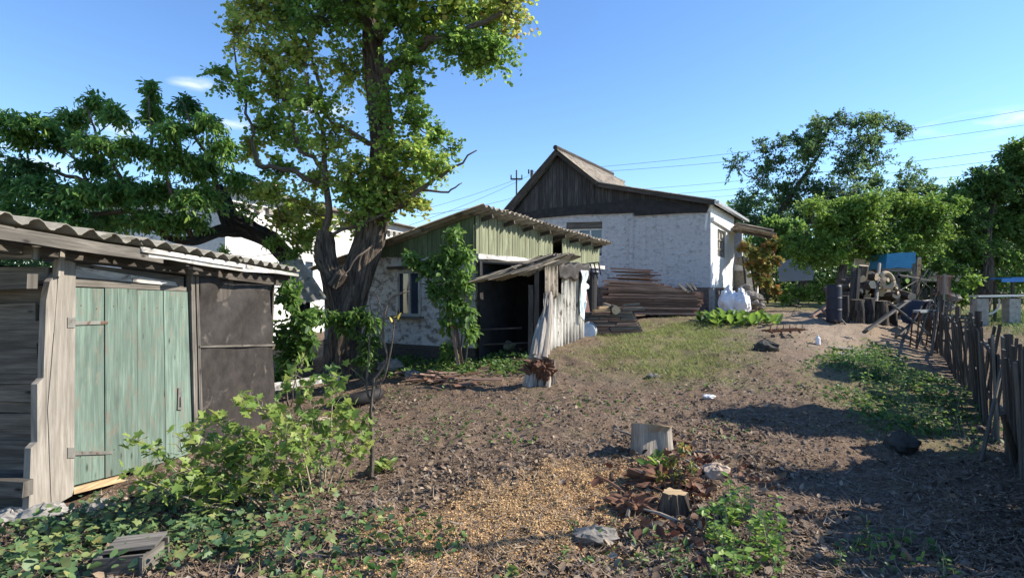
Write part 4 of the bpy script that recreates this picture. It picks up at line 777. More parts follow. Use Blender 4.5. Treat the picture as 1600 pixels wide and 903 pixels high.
simple_tree('low bushy green tree far behind the woodpile', (13, 27, .8), 4, [(1200, 385, 34, 22, 1.2), (1240, 390, 34, 20, 1.2), (1285, 390, 34, 18, 1.2), (1330, 395, 34, 16, 1.2), (1375, 392, 34, 18, 1.2), (1420, 395, 34, 16, 1.2), (1225, 355, 30, 20, 1.2), (1300, 360, 40, 24, 1.2)], 27, M['leaf_mid'], .2, 30, .18)
# crowns added out of frame, shaped to shade the lower right of the yard
OFFC = [(7.9, 7.15, 2.6, .5), (8.1, 7.25, 3.25, .5), (10.6, 9.95, 3.5, .4), (7.9, 4.0, 2.7, .9), (8.6, 5.2, 3.1, .9), (7.4, 3.1, 2.4, .8), (7.2, 4.4, 1.5, .6), (8.6, 6.3, 1.7, .6)]
for k, (x, y, z, r) in enumerate(OFFC):
    root = thing('shadow_shrub', (x, y, 0.0), 'unseen leafy shrub tree added beyond the picket fence to cast shade', 'tree', 'unseen shrub trees added beyond the fence to cast shade'); m = MB(); m.tube([(x, y, -.2), (x + .1, y, 1), (x, y + .1, z)], [.09, .07, .02], 8); m.build('trunk', M['bark'], root)
    f = Foliage(); f.sk = [V((x, y, 1)), V((x, y, z))]
    for j in range(7): d = V(rdir(1)[0]); f.clump(V((x, y, z)) + d * r * .7, r * .55, 34, 14, .14, rlimb=.02)
    f.build(root, M['leaf_mid'])
root = thing('shadow_tree', (10.5, 4.75, 0), 'unseen bare tree added beyond the picket fence for its long branch shadow', 'tree'); m = MB(); m.tube([(10.5, 4.75, -.2), (10.5, 4.75, 3), (10.3, 4.7, 6)], [.12, .1, .05], 8); m.build('trunk', M['bark'], root)  # unseen tree added so its branch casts a thin shadow over the sawdust
m = MB(); s_ = sd / sd.z; q = lambda px, py, z: gp(px, py) + s_ * z
m.tube(smooth_path([(10.4, 4.72, 5.6), q(905, 838, 5.6), q(780, 852, 5.5), q(690, 861, 5.4), q(560, 866, 5.35), q(400, 884, 5.3), q(330, 893, 5.3)], 5), interp_r([.05, .045, .04, .042, .04, .034, .026], 31), 6); m.build('branch', M['bark_thin'], root)

# distant wood closing the horizon on both sides of the houses
def woods():
    P = []; 
    for (x0, x1, Y, h0, h1) in ((-70, -12, 46, 6.5, 9), (-14, 12, 60, 4, 5.5), (9, 75, 44, 6, 8.5), (-40, -9, 30, 4, 6.5), (13, 60, 36, 3, 4.5)):
        n = int((x1 - x0) * 600); X = RG.uniform(x0, x1, n); hh = h0 + (h1 - h0) * (rnoise(X * .22, X * 0 + Y, 5) + .5) + 1.2 * rnoise(X * .9, X * 0 + Y, 6); Z = .5 + hh * RG.random(n) ** .95; P.append(np.stack([X, Y + RG.normal(0, 1.3, n) + 2 * rnoise(X * .5, Z * .7, 7), Z], 1))
    P = np.concatenate(P); n = len(P); r = np.clip(.5 + .8 * rnoise(P[:, 0] * .6, P[:, 2] * .9, 12) + RG.normal(0, .22, n), 0, 1); o = cloud('woods', P, rdir(n), rdir(n) + np.array([0, -.3, .6]), RG.uniform(.2, .42, n), M['leaf_far_dark'], None, 'oval', origin=(0, 45, 1), rnd=r); tag(o, 'distant dark green wood along the horizon behind the gardens', kind='stuff')
woods()
# ---------------------------------------------------------------- shrubs
def shrub(name, label, base, C, Y, mat, leaf, dens, shape='oval', cat='shrub', droop=.2, lv=9, rl=.012, col=None, group=None, stems=3):
    b = V(base) if len(base) == 3 else gp(*base); root = thing(name, b, label, cat, group); f = Foliage(); px = Y / F
    f.sk = [b + V((0, 0, .1))]
    for k in range(stems):
        c = random.choice(C); f.limb([b + V((random.uniform(-.1, .1), 0, -.05)), W(c[0], c[1], Y).lerp(b, .5) + V((random.uniform(-.1, .1), 0, 0)), W(c[0], c[1], Y)], rl * 1.2, rl * .6)
    for (x, y, rx, ry, dn) in C: f.clump(W(x, y, Y + random.uniform(-.3, .3) * rx * px), V((rx * px, rx * px * .8, ry * px)), int(dens * dn) + 2, lv, leaf, droop=droop, rlimb=rl, col=col)
    f.build(root, mat, shape, twigname='stems'); return root
shrub('shrub', 'leafy creeper and elder shrub between the shed and the big tree', (-3.75, 9.7, -.35), [(445, 430, 26, 24, .6), (450, 470, 26, 26, .9), (470, 500, 28, 24, .9), (445, 520, 24, 26, .9), (455, 560, 28, 26, .9), (440, 590, 20, 20, .6), (480, 540, 22, 30, .7)], 9.9, M['leaf_mid'], .14, 22, droop=.5)
shrub('sapling', 'young leafy sapling arching in front of the big tree trunk', (-3.1, 10.6, -.2), [(500, 490, 30, 14, 1), (530, 498, 30, 14, 1.2), (560, 490, 26, 12, 1), (585, 505, 20, 14, .8), (575, 535, 20, 26, .9), (570, 565, 16, 20, .5), (540, 515, 20, 10, .5)], 10.5, M['leaf_mid'], .14, 20, 'long', 'young tree', .5, col=.6)
def creeper():
    b = W(712, 566, 10.9); root = thing('climbing_plant', b, 'tall climbing plant in front of the outbuilding corner', 'plant'); f = Foliage(); Y = 10.9; px = Y / F; p = lambda x, y: W(x, y, Y)
    f.limb([p(712, 566), p(704, 500), p(706, 430), p(712, 370)], .02, .008); f.limb([p(720, 560), p(726, 480), p(722, 420)], .015, .008)
    for (x, y, rx, ry, dn) in ((712, 368, 14, 16, .8), (705, 395, 22, 20, 1), (728, 400, 14, 18, .7), (685, 408, 18, 14, .8), (640, 398, 8, 6, .5), (652, 408, 12, 8, .5), (668, 420, 16, 14, .8), (700, 430, 26, 22, 1.2), (725, 440, 18, 22, 1), (680, 455, 16, 16, .8), (705, 470, 22, 20, 1.1), (730, 490, 16, 22, .8), (700, 505, 16, 20, .8), (735, 520, 10, 20, .5), (700, 545, 10, 16, .5)):
        f.clump(p(x, y), V((rx * px, .3, ry * px)), int(22 * dn) + 2, 9, .13, droop=.6, rlimb=.008, col=random.uniform(.3, 1))
    f.build(root, M['leaf_mid'], 'oval', twigname='stems')
creeper()
for k, (a, b) in enumerate((((704, 498), (716, 570)), ((712, 505), (722, 568)), ((736, 480), (728, 566)))):
    m = MB(); m.beam(W(*a, 10.8 + k * .05), W(*b, 10.75 + k * .05), .05 if k < 2 else .02, .04 if k < 2 else .02, side=(1, 0, 0), jit=.004, seg=3); tag(m.build('stake', M['brown_board'] if k < 2 else M['grey_wood']), ('brown wooden stake under the climbing plant, left of two', 'brown wooden stake under the climbing plant, right of two', 'thin grey stick standing beside the brown stakes')[k], 'stake')
shrub('grape_vine', 'yellowing grape vine trained over poles beside the white house porch', (9.2, 21.6, .85), [(1165, 385, 14, 12, .8), (1180, 395, 16, 14, 1.1), (1200, 385, 14, 10, .9), (1212, 378, 10, 8, .6), (1175, 415, 16, 12, 1), (1195, 415, 18, 14, 1), (1210, 405, 12, 14, .7), (1200, 440, 14, 14, .5), (1212, 455, 10, 14, .4), (1185, 435, 10, 12, .4)], 21.6, M['leaf_autumn'], .15, 18, 'lobed', 'vine', droop=.4)
root = thing('vine_trellis', (8.9, 21.9, .85), 'rough pole trellis holding the grape vine', 'trellis'); 
for (a, b) in (((1160, 400), (1168, 470)), ((1172, 410), (1182, 472)), ((1185, 400), (1200, 475)), ((1165, 405), (1212, 472)), ((1205, 395), (1214, 470)), ((1178, 400), (1190, 470))): m = MB(); m.tube([W(*a, 21.9), W(*b, 21.9)], [.03, .04], 6); m.build('pole', M['dark_wood'], root)
for (lb, base, C, Y, mat) in (('bright green bush below the grey metal sheet', (1250, 478), [(1235, 455, 18, 12, 1), (1255, 462, 20, 12, 1.2), (1280, 450, 20, 12, 1), (1225, 468, 14, 8, .8), (1290, 465, 14, 10, .8), (1300, 440, 14, 12, .6)], 21, 'leaf_bright'),
        ('bright green bush beside the bench in the next yard', (1510, 480), [(1492, 462, 14, 12, 1), (1505, 470, 10, 8, .8), (1520, 440, 14, 12, .7)], 19.5, 'leaf_bright'), ('leafy bush with pale upper leaves behind the wooden crate', (1480, 478), [(1440, 430, 20, 12, .9), (1470, 420, 22, 12, 1), (1500, 425, 22, 14, 1), (1500, 450, 16, 12, .8), (1470, 412, 20, 8, .8)], 21, 'leaf_mid'),
        ('dark green bush at the right edge behind the blue table', (1590, 480), [(1580, 410, 24, 18, 1), (1600, 440, 24, 18, 1), (1560, 440, 14, 14, .5), (1620, 420, 30, 30, 1)], 21.5, 'leaf_bright')):
    shrub('bush', lb, base, C, Y, M[mat], .14, 26, cat='bush')
shrub('shoots', 'reddish green leafy shoots growing up from the rotten log', tuple(gp(1055, 775)), [(1048, 722, 9, 10, .8), (1068, 702, 7, 9, .7), (1080, 735, 9, 9, .6), (1036, 745, 9, 9, .6), (1062, 745, 10, 12, .7)], gp(1055, 775).y, M['leaf_autumn'], .045, 9, 'oval', 'shoots', .2, 5, .006)
# currant bush in the foreground
def currant():
    root = thing('currant_bush', gp(440, 775), 'sprawling currant bush with yellow green lobed leaves below the shed door', 'bush'); f = Foliage(); Y = 4.55
    st = [((475, 770), (455, 700), (410, 640), (392, 628), 4.5), ((460, 780), (400, 740), (330, 690), (300, 668), 4.4), ((440, 790), (350, 760), (270, 720), (222, 690), 4.25), ((470, 775), (430, 720), (370, 680), (340, 660), 4.6), ((500, 770), (500, 700), (490, 640), (478, 600), 4.9), ((510, 770), (530, 700), (545, 650), (548, 640), 4.9), ((490, 775), (470, 700), (440, 660), (430, 640), 4.7), ((430, 800), (330, 790), (250, 760), (215, 745), 4.1), ((505, 760), (515, 680), (520, 620), (523, 590), 5.0),
          ((420, 800), (380, 770), (330, 750), (300, 745), 4.2), ((480, 770), (485, 690), (465, 620), (462, 570), 5.0), ((450, 800), (420, 760), (380, 730), (350, 715), 4.3), ((520, 765), (545, 720), (570, 690), (560, 665), 4.9)]
    tips = []
    for (a, b, c, d, Y) in st:
        q = smooth_path([gp(*a) - V((0, 0, .04)), W(*b, Y), W(*c, Y), W(*d, Y)], 5); f.tw.tube(q, interp_r([.009, .007, .005, .003], len(q)), 5); f.sk += q[3:]; tips.append((q, Y))
    for q, Y in tips:
        for k in range(5, len(q), 2):
            f.clump(q[k] + V((random.uniform(-.03, .03), random.uniform(-.08, .08), .02)), V((.13, .13, .09)) * random.uniform(.7, 1.1), 5, 2, .078, droop=.15, connect=False, rlimb=.006, col=random.uniform(.2, 1))
    for (x, y, n) in ((400, 690, 12), (430, 710, 12), (370, 700, 12), (350, 730, 12), (320, 700, 10), (300, 740, 8), (450, 740, 10), (400, 750, 10), (290, 690, 6), (500, 720, 6), (460, 650, 6), (490, 660, 6), (540, 690, 4), (470, 690, 8), (445, 680, 8)):
        f.clump(W(x, y, 4.5 + random.uniform(-.3, .3)), V((.2, .2, .13)), int(n * 1.3), 3, .07, droop=.15, connect=False, rlimb=.008, col=random.uniform(.05, .9))
    f.build(root, M['leaf_lime'], 'lobed', M['stem'], twigname='stems')
currant()
def bare_sapling():
    b = gp(580, 747); Y = b.y; p = lambda x, y, d=0: W(x, y, Y + d); root = thing('bare_sapling', b, 'thin leafless sapling forking above the sawdust', 'young tree'); m = MB()
    for pts, r0, r1 in (([(580, 750), (582, 700), (580, 640), (586, 590)], .022, .016), ([(586, 592), (605, 560), (598, 520), (608, 470), (640, 455)], .014, .004), ([(586, 600), (600, 590), (612, 540), (617, 500), (622, 478)], .01, .004), ([(586, 640), (573, 610), (575, 570), (578, 520)], .012, .006), ([(576, 600), (560, 585), (548, 575)], .006, .003), ([(600, 530), (598, 500), (590, 465), (582, 455)], .006, .003), ([(598, 540), (585, 500), (578, 470), (590, 450)], .006, .003), ([(608, 475), (620, 462), (635, 450)], .005, .002), ([(584, 630), (595, 612), (590, 560)], .008, .004)):
        q = smooth_path([p(x, y) for x, y in pts], 4); m.tube(q, interp_r([r0, r1], len(q)), 7, rough=.1)
    m.build('trunk', M['bark_thin'], root, smooth=True)
    P = np.array([p(618, 496), p(622, 500), p(612, 505), p(580, 720)]); cloud('leaf', P, rdir(4), rdir(4), [.09, .08, .07, .04], leafmat('yellow_leaf', [(.5, .38, .06), (.45, .4, .08)]), root, 'oval')
bare_sapling()
# ================================================================ picket fence on the right
FP = [V((3.1, 2.9, 0)), V((4.98, 5.6, 0)), V((6.37, 7.7, 0)), V((8.56, 11, 0)), V((10.7, 14.5, 0)), V((12.4, 17.3, 0))]
def fence():
    root = thing('picket_fence', (4.98, 5.6, -.2), 'long crooked fence of dark uneven pickets along the right of the yard', 'fence'); cum = [0]
    for a, b in zip(FP, FP[1:]): cum.append(cum[-1] + (b - a).length)
    def at(s):
        for i in range(len(FP) - 1):
            if s <= cum[i + 1] or i == len(FP) - 2: return FP[i].lerp(FP[i + 1], (s - cum[i]) / (cum[i + 1] - cum[i])), (FP[i + 1] - FP[i]).normalized()
    s = .15; n = 0; rest = MB()
    while s < cum[-1]:
        p, d = at(s); z = g1(p.x, p.y); w_ = random.uniform(.08, .15) * (1 if s < 7 else .9); hgt = 1.18 + random.uniform(-.14, .12) + (.12 if random.random() < .08 else 0) + (.12 if s > 12 else 0)
        nn = V((d.y, -d.x, 0)); lean = (nn * random.gauss(0, .05) + d * random.gauss(0, .05)) * (1 if s < 5 else 2.2); gap = 4.2 < s < 5.6
        if gap and random.random() < .35: s += w_ + .05; continue
        m = MB() if n < 99 else rest; a = V((p.x, p.y, z - .1)) - nn * .03; b = a + V((0, 0, hgt + .1)) + lean; m.beam(a, b, w_, .022, side=d, jit=.008, seg=3); n += 1
        if m is not rest: m.build('picket', M['dark_wood' if random.random() < .8 else 'grey_wood'], root)
        s += w_ + (random.uniform(-.03, .012) if s < 7 else random.uniform(.0, .03) + .05)
    if rest.f: rest.build('far_pickets', M['dark_wood'], root)['kind'] = 'stuff'
    for h_ in (.35, .95):
        for i in range(len(FP) - 1):
            a, b = FP[i], FP[i + 1]; m = MB(); q = [a.lerp(b, k / 4) for k in range(5)]; pts = [V((v.x, v.y, g1(v.x, v.y) + h_ + random.uniform(-.03, .03))) for v in q]
            d = (b - a).normalized(); nn = V((d.y, -d.x, 0)); m.tube([v + nn * .04 for v in pts], [.03] * 5, 7, rough=.1); m.build('rail', M['grey_wood'], root)
    for s_ in (2.1, 5.0, 8, 11, 14): p, d = at(s_); m = MB(); z = g1(p.x, p.y); nn = V((d.y, -d.x, 0)); m.tube([V((p.x, p.y, z - .2)) + nn * .1, V((p.x, p.y, z + 1.3)) + nn * .1], [.05, .045], 8, rough=.1); m.build('post', M['dark_wood'], root)
fence()
def stick(name, a, b, w_, t, mat, label, cat, round_=False, group=None, side=(0, 0, 1)):
    m = MB()
    if round_: a, b = V(a), V(b); m.tube([a, a.lerp(b, .5) + V((0, 0, .01)), b], [w_, w_ * .9, w_ * .8], 8, rough=.1)
    else: m.beam(a, b, w_, t, side=side, jit=.004, seg=3)
    return tag(m.build(name, mat), label, cat, group)
def G(px, py, dz=0): q = gp(px, py); return q + V((0, 0, dz))
stick('pole', G(1533, 722), W(1566, 572, 6.6), .02, 0, M['grey_wood'], 'thin grey pole leaning on the dark pickets', 'pole', True)
stick('branch_post', G(1592, 735), W(1566, 645, 5.45), .03, 0, M['dark_wood'], 'short crooked branch propped against the fence near its front end', 'post', True)
for k, (a, b, r, lb) in enumerate((((1455, 555), (1468, 470), .03, 'first grey stake leaning inward from the fence past the rear pickets'), ((1432, 545), (1452, 478), .03, 'bent grey stake leaning on the fence beside the metal frame'), ((1410, 535), (1440, 478), .025, 'thin grey stake leaning nearest to the woodpile end of the fence'))):
    q = gp(*a); stick('stake', q, W(b[0], b[1], q.y + .35), r, 0, M['grey_wood'], lb, 'stake', True)
q = G(1352, 521, .05); stick('plank', q, W(1415, 472, q.y + .6), .17, .05, M['grey_wood'], 'wide pale grey plank tilted up from the path to the woodpile', 'plank', side=(.3, 1, 0))
q = G(1402, 529, .04); stick('plank', q, W(1428, 502, q.y + .5), .1, .04, M['grey_wood'], 'short grey plank propped beside the wide tilted plank', 'plank', side=(.3, 1, 0))
stick('pole', W(1388, 472, 13.8), W(1452, 522, 13.0), .025, 0, M['grey_wood'], 'thin round pole lying across the tilted planks', 'pole', True)
# ================================================================ woodpile
LOGM = [M['bark'], M['bark_cut']]
def woodpile():
    k = 0
    def log(c, d, L, r, label, group):
        nonlocal k; c = V(c); d = V(d).normalized(); m = MB(); m.tube([c - d * L / 2, c, c + d * L / 2], [r, r * 1.03, r * .97], 14, rough=.3, capmi=1, seed=k); k += 1
        return tag(m.build('log', LOGM), label, 'log', group)
    # upright sawn trunks at the front of the heap
    for i, (px, w_, y0, lb) in enumerate(((1302, 20, 448, 'dark trunk section standing at the left end of the woodpile'), (1318, 16, 462, ''), (1340, 20, 468, ''), (1358, 16, 466, ''), (1376, 20, 470, ''), (1392, 16, 476, ''))):
        if i == 0: continue
        b = G(px, 503); top = W(px, y0, b.y); m = MB(); m.tube([b - V((0, 0, .1)), b.lerp(top, .5), top], [w_ * b.y / F / 2 * 1.05, w_ * b.y / F / 2, w_ * b.y / F / 2 * .95], 14, rough=.15, capmi=1, seed=i + 40)
        tag(m.build('log', [M['bark_dark'] if i % 2 else M['bark'], M['bark_cut']]), ['', 'dark upright log right beside the blue barrel', 'brown upright log, second right of the blue barrel', 'dark upright log in the middle of the front row of the woodpile', 'brown upright log, second from the right end of the front row', 'dark short upright log at the right end of the front row'][i], 'log', 'upright logs in the front row of the woodpile')
    for _ in range(130):
        px = random.gauss(1360, 34); Y = 15.8 + random.uniform(0, 1.3); hmax = max(424, 422 + abs(px - 1352) * .6) ; py = random.uniform(hmax, 492)
        if not 1300 < px < 1428: continue
        c = W(px, py, Y); d = V((random.uniform(-.9, .9), -1, random.uniform(-.35, .35))); log(c, d, random.uniform(.3, .5), random.uniform(.05, .12), 'sawn firewood log thrown on the woodpile heap', 'firewood logs heaped in the woodpile')
    log(W(1346, 436, 15.9), (.05, -.2, 1), .75, .11, 'pale barkless upright log at the top of the woodpile', None)
    for (a, b, r, lb) in (((1328, 500), (1334, 418), .045, 'dark square pole leaning upright on the woodpile, left of two'), ((1336, 500), (1342, 420), .04, 'dark square pole leaning upright on the woodpile, right of two')):
        q = gp(*a); stick('pole', q, W(b[0], b[1], q.y + .4), r * 2, r * 2, M['dark_wood'], lb, 'pole', side=(1, 0, 0))
    stick('post', G(1366, 498), W(1374, 412, 16.3), .05, 0, M['pale_wood'], 'pale peeled post standing up behind the woodpile', 'post', True)
    stick('post', G(1432, 492), W(1437, 403, 17.4), .09, .06, M['white_wash'], 'whitish grey board post at the back end of the woodpile', 'post', side=(1, 0, 0)); stick('post', W(1425, 490, 17.5), W(1428, 412, 17.6), .06, .05, M['grey_wood'], 'thin grey board post beside the whitish post', 'post', side=(1, 0, 0))
    q = G(1322, 507); stick('stick', q, W(1292, 474, q.y + .3), .018, 0, M['pale_wood'], 'thin pale stick leaning on the left end of the woodpile', 'stick', True)
    q = G(1266, 496); stick('plank', q, W(1300, 472, q.y + .4), .22, .05, M['brown_board'], 'wide dark board sloping off the left end of the woodpile', 'plank', side=(.2, 1, 0))
    q = G(1310, 506); stick('plank', q, W(1285, 485, q.y + .4), .3, .05, M['brown_board'], 'dark board lying against the woodpile behind the thin stick', 'plank', side=(.4, 1, 0))
    # barrel
    b = G(1303, 504); top = W(1303, 446, b.y); root = thing('barrel', b, 'dark blue barrel at the left end of the woodpile', 'barrel'); m = MB(); r = 15 * b.y / F; H = top.z - b.z; zs = [0, .03, .32, .34, .36, .64, .66, .68, .97, 1]; rs = [.93, 1, 1, 1.05, 1, 1, 1.05, 1, 1, .93]
    m.tube([b + V((0, 0, z * H)) for z in zs], [r * .74 * x for x in rs], 24); m.build('body', M['navy'], root, smooth=False); m = MB(); m.tube([b + V((0, 0, H)), b + V((0, 0, H + .03))], [r * .67, r * .65], 24); m.build('lid', M['rubber'], root)
    # ring shaped hollow log
    c = W(1384, 438, 15.6); m = MB(); pts = [c + V((math.cos(a) * .2, .04 * math.sin(a * 2), math.sin(a) * .2)) for a in np.linspace(-1.9, 2.6, 18)]; m.tube(pts, [.055] * 18, 8, rough=.15); tag(m.build('hollow_log', M['bark_cut']), 'curved hollow log like an open ring on top of the woodpile', 'log')
    # brush and thin branches between the heap and the fence
    for (a, b, r) in (((1400, 500), (1450, 420), .022), ((1405, 430), (1460, 440), .02), ((1440, 430), (1415, 495), .02), ((1455, 425), (1425, 480), .025), ((1395, 445), (1440, 500), .018), ((1460, 455), (1420, 425), .015), ((1380, 470), (1430, 440), .02)):
        stick('branch', W(*a, 16.3 + random.random()), W(*b, 16.6 + random.random()), r, 0, M['grey_wood'], 'thin bare branch in the tangle right of the woodpile', 'branch', True, 'bare branches tangled right of the woodpile')
    # metal table frame by the fence
    root = thing('trestle', G(1455, 545), 'rusty metal trestle with light top bar beside the fence', 'trestle'); t0, t1 = W(1437, 487, 13.2), W(1463, 486, 13.5); t2, t3 = t0 + V((.1, .35, 0)), t1 + V((.1, .35, 0))
    for n_, (a, b) in enumerate(((t0, t1), (t2, t3), (t0, t2), (t1, t3))): m = MB(); m.beam(a, b, .05, .03); m.build('top_bar', M['steel'], root)
    for a in (t0, t1, t2, t3): m = MB(); m.tube([a, a + V((-.12, -.05, -.85))], [.018, .018], 6); m.build('leg', M['rust'], root)
    m = MB(); c = [W(1412, 470, 14.6), W(1462, 468, 15), W(1466, 500, 15), W(1416, 505, 14.6)]; vs = []
    for i in range(13):
        for j in range(11): u, v = i / 12, j / 10; vs.append(c[0].lerp(c[1], u).lerp(c[3].lerp(c[2], u), v) + V((0, .12 * math.sin(u * 7 + v * 3) + .1 * v, .06 * float(rnoise(u * 5, v * 4, 3)))))
    m.add(vs, [(i * 11 + j, i * 11 + j + 1, (i + 1) * 11 + j + 1, (i + 1) * 11 + j) for i in range(12) for j in range(10)]); o = m.build('tarpaulin', M['navy'], smooth=True); o.modifiers.new('t', 'SOLIDIFY').thickness = .01; tag(o, 'dark blue tarpaulin draped at the fence end beside the woodpile', 'tarpaulin')
woodpile()
# ================================================================ board stacks by the house
def stacks():
    o = W(1086, 490, 16.9); d = V((-1, .08, 0)).normalized(); dep = V((.5, 1, 0)).normalized(); o.z = g1(o.x, o.y) + .03; z = o.z
    LAY = ['lowest'] + [ *'second third fourth fifth sixth seventh eighth ninth tenth eleventh twelfth thirteenth fourteenth fifteenth sixteenth seventeenth'.split()]
    for k in range(13):
        th = random.uniform(.06, .085)
        for r_ in range(3):
            L = random.uniform(2.55, 2.9); sh = random.uniform(-.12, .12) + k * -.006 + max(0, k - 8) * .3; L -= max(0, k - 8) * .3; a = o + d * (sh) + dep * (.13 + r_ * .27 + random.uniform(-.02, .02)); b = a + d * L; za = z + th / 2 - o.z; tilt = .003 * k * 2.4 + random.uniform(-.02, .02)
            m = MB(); m.beam(V((a.x, a.y, o.z + za)), V((b.x, b.y, o.z + za + tilt + random.uniform(-.004, .004))), .24, th * .86, side=dep, jit=.005, seg=4)
            m.m = [0] * len(m.f); m.m[-2] = 1
            tag(m.build('plank', [M['brown_board'], M['fresh_wood']]), 'brown plank in %s layer, %s row, large stack by the house' % (LAY[k], ('front', 'middle', 'back')[r_]), 'plank', 'brown planks stacked against the white house')
        z += th
    for k in range(11):
        L = random.uniform(1.0, 1.7); a = o + d * random.uniform(1.1, 1.4) + dep * random.uniform(.1, .6) + V((0, 0, z - o.z + .02 + k * .036)); b = a + d * L + V((0, random.uniform(-.1, .1), .06 + random.uniform(-.05, .03)))
        m = MB(); m.beam(a, b, random.uniform(.15, .25), .034, side=dep, jit=.01, seg=4); tag(m.build('plank', M['brown_board']), 'short reddish brown plank lying crooked on top of the large stack', 'plank', 'crooked planks on top of the large stack')
    for k in range(5):
        a = W(1072 + k * 4, 452 + random.uniform(0, 5), 16.9); m = MB(); m.beam(a, a + V((random.uniform(-.3, .3), .25, .22)), .07, .03, side=(1, 0, 0)); tag(m.build('offcut', M['grey_wood']), 'short board offcut standing at the right end of the large stack', 'offcut', 'offcuts at the right end of the large stack')
    o = W(1002, 520, 13.9); o.z = g1(o.x, o.y) + .01; z = o.z; d = V((-1, .0, 0)); dep = V((.3, 1, 0)).normalized()
    for k in range(9):
        th = random.uniform(.05, .075); x = 0
        while x < 1.3:
            L = random.uniform(.35, .8); L = min(L, 1.42 - x)
            for r_ in range(2):
                a = o + d * (x + k * .03) + dep * (.14 + r_ * .28 + random.uniform(-.02, .03)); a.z = z + th / 2; m = MB(); m.beam(a, a + d * (L - .015) + V((0, 0, random.uniform(-.012, .012))), .26, th * .88, side=dep, jit=.008, seg=2); tag(m.build('block', M['grey_wood' if random.random() < .6 else 'brown_board']), 'timber block, %s layer, %s row, %s end, low stack beside the lean-to' % (LAY[k], ('front', 'back')[r_], 'right' if x < .4 else ('middle' if x < .8 else 'left')), 'timber', 'timber blocks in the low stack beside the lean-to')
            x += L
        z += th
    for (a, b, w_, mt, lb) in (((928, 486, 14.0), (962, 484, 14.1), .16, 'fresh_wood', 'orange brown board on the left top of the low stack'), ((935, 481, 14.1), (958, 479, 14.2), .12, 'fresh_wood', 'small orange board on top of the low stack'), ((972, 484, 14.2), (1005, 482, 14.2), .3, 'grey_wood', 'broad grey slab on the right top of the low stack'), ((974, 478, 14.3), (998, 475, 14.3), .28, 'grey_wood', 'upper grey slab on the right top of the low stack'), ((944, 475, 14.3), (956, 479, 14.2), .2, 'pale_wood', 'tilted pale board on top of the low stack')):
        m = MB(); m.beam(W(*a), W(*b), w_, .06, side=dep, jit=.01, seg=2); tag(m.build('plank', M[mt]), lb, 'plank')
    c = W(961, 484, 13.9); m = MB(); m.tube([c + V((0, -.12, 0)), c + V((0, .35, .02))], [.1, .1], 12, rough=.1, capmi=1); tag(m.build('log', LOGM), 'short round log with pale cut end on the low stack', 'log')
    # grey basin leaning at its foot, bin and frame behind the lean-to
    c = W(918, 519, 13.7); m = MB(); n = 20; pts = [c + V((.19 * math.cos(a), .04 * math.sin(a), .22 * math.sin(a))) for a in np.linspace(0, 2 * math.pi, n, endpoint=False)]
    m.prism(pts, V((.06, .12, .03))); tag(m.build('basin', M['steel']), 'grey metal basin lying on its side at the foot of the low stack', 'basin')
    b = W(921, 470, 15.6); b.z = g1(b.x, b.y); t = W(921, 426, 15.6); root = thing('bin', b, 'black plastic bin between the lean-to and the plank stack', 'bin'); m = MB(); m.tube([b, b.lerp(t, .9), t], [.18, .22, .23], 18); m.build('body', M['rubber'], root); m = MB(); m.tube([t + V((0, 0, .003)), t + V((0, 0, .05)), t + V((0, 0, .1))], [.29, .27, .12], 18); m.build('lid', M['navy'], root)
    root = thing('chair', W(932, 470, 15.4), 'dark folding chair frame beside the black bin', 'chair')
    for (a, b) in (((918, 424), (916, 412)), ((916, 412), (935, 410)), ((935, 410), (939, 430)), ((922, 412), (928, 436)), ((928, 411), (934, 436))): m = MB(); m.tube([W(*a, 15.2), W(*b, 15.2)], [.018, .018], 6); m.build('frame_tube', M['navy'], root)
    m = MB(); m.prism([W(908, 508, 14.3), W(925, 508, 14.4), W(917, 455, 14.4), W(909, 450, 14.3)], (0, .04, 0)); tag(m.build('board', plain('faded_pink_board', (.3, .17, .14), .8)), 'faded pink board standing behind the lean-to corner', 'board')
stacks()
# ================================================================ sacks and rubble beside the house
def blob(c, r, seed, seg=18, squash=.2, fn=None, fine=0):
    m = MB(); vs = []; n1, n2 = seg, seg * 2
    for i in range(n1 + 1):
        th = math.pi * i / n1
        for j in range(n2):
            ph = 2 * math.pi * j / n2; d = V((math.sin(th) * math.cos(ph), math.sin(th) * math.sin(ph), math.cos(th))); k = 1 + squash * float(rnoise(ph * 1.9 + seed, th * 2.5, seed)) + squash * .5 * float(rnoise(ph * 6 + seed, th * 7, seed + 1)) if 0 < j else 1 + squash * float(rnoise(seed, th * 2.5, seed))
            if fn: k *= fn(d)
            if fine: k *= 1 + fine * math.sin(ph * 9 + 3 * math.sin(th * 4 + seed)) * (.4 + d.z * .6 if d.z > 0 else .4) + fine * float(rnoise(ph * 4 * 1.0, th * 9, seed + 7))
            vs.append(V(c) + V((d.x * r[0], d.y * r[1], d.z * r[2])) * k)
    m.add(vs, [(i * n2 + j, i * n2 + (j + 1) % n2, (i + 1) * n2 + (j + 1) % n2, (i + 1) * n2 + j) for i in range(n1) for j in range(n2)]); return m
Z1 = g1(W(1140, 480, 18.6).x, 18.6)
for (px, top, w_, Y, lb) in ((1139, 449, 13, 18.6, 'bulging white woven sack nearest the house corner'), (1158, 452, 11, 18.4, 'bulging white woven sack beside the rubble pile')):
    H = W(px, top, Y).z - Z1; c = V((W(px, 450, Y).x, Y, Z1 + H * .48)); tag(blob(c, (w_ * Y / F * 1.1, .28, H * .54), px, 34, .3, lambda d: 1.15 - .05 * d.z if d.z < 0 else 1.15 - .45 * d.z ** 1.5 if d.z < .93 else .95, .09).build('sack', M['white_bag'], smooth=True), lb, 'sack')
random.seed(21)
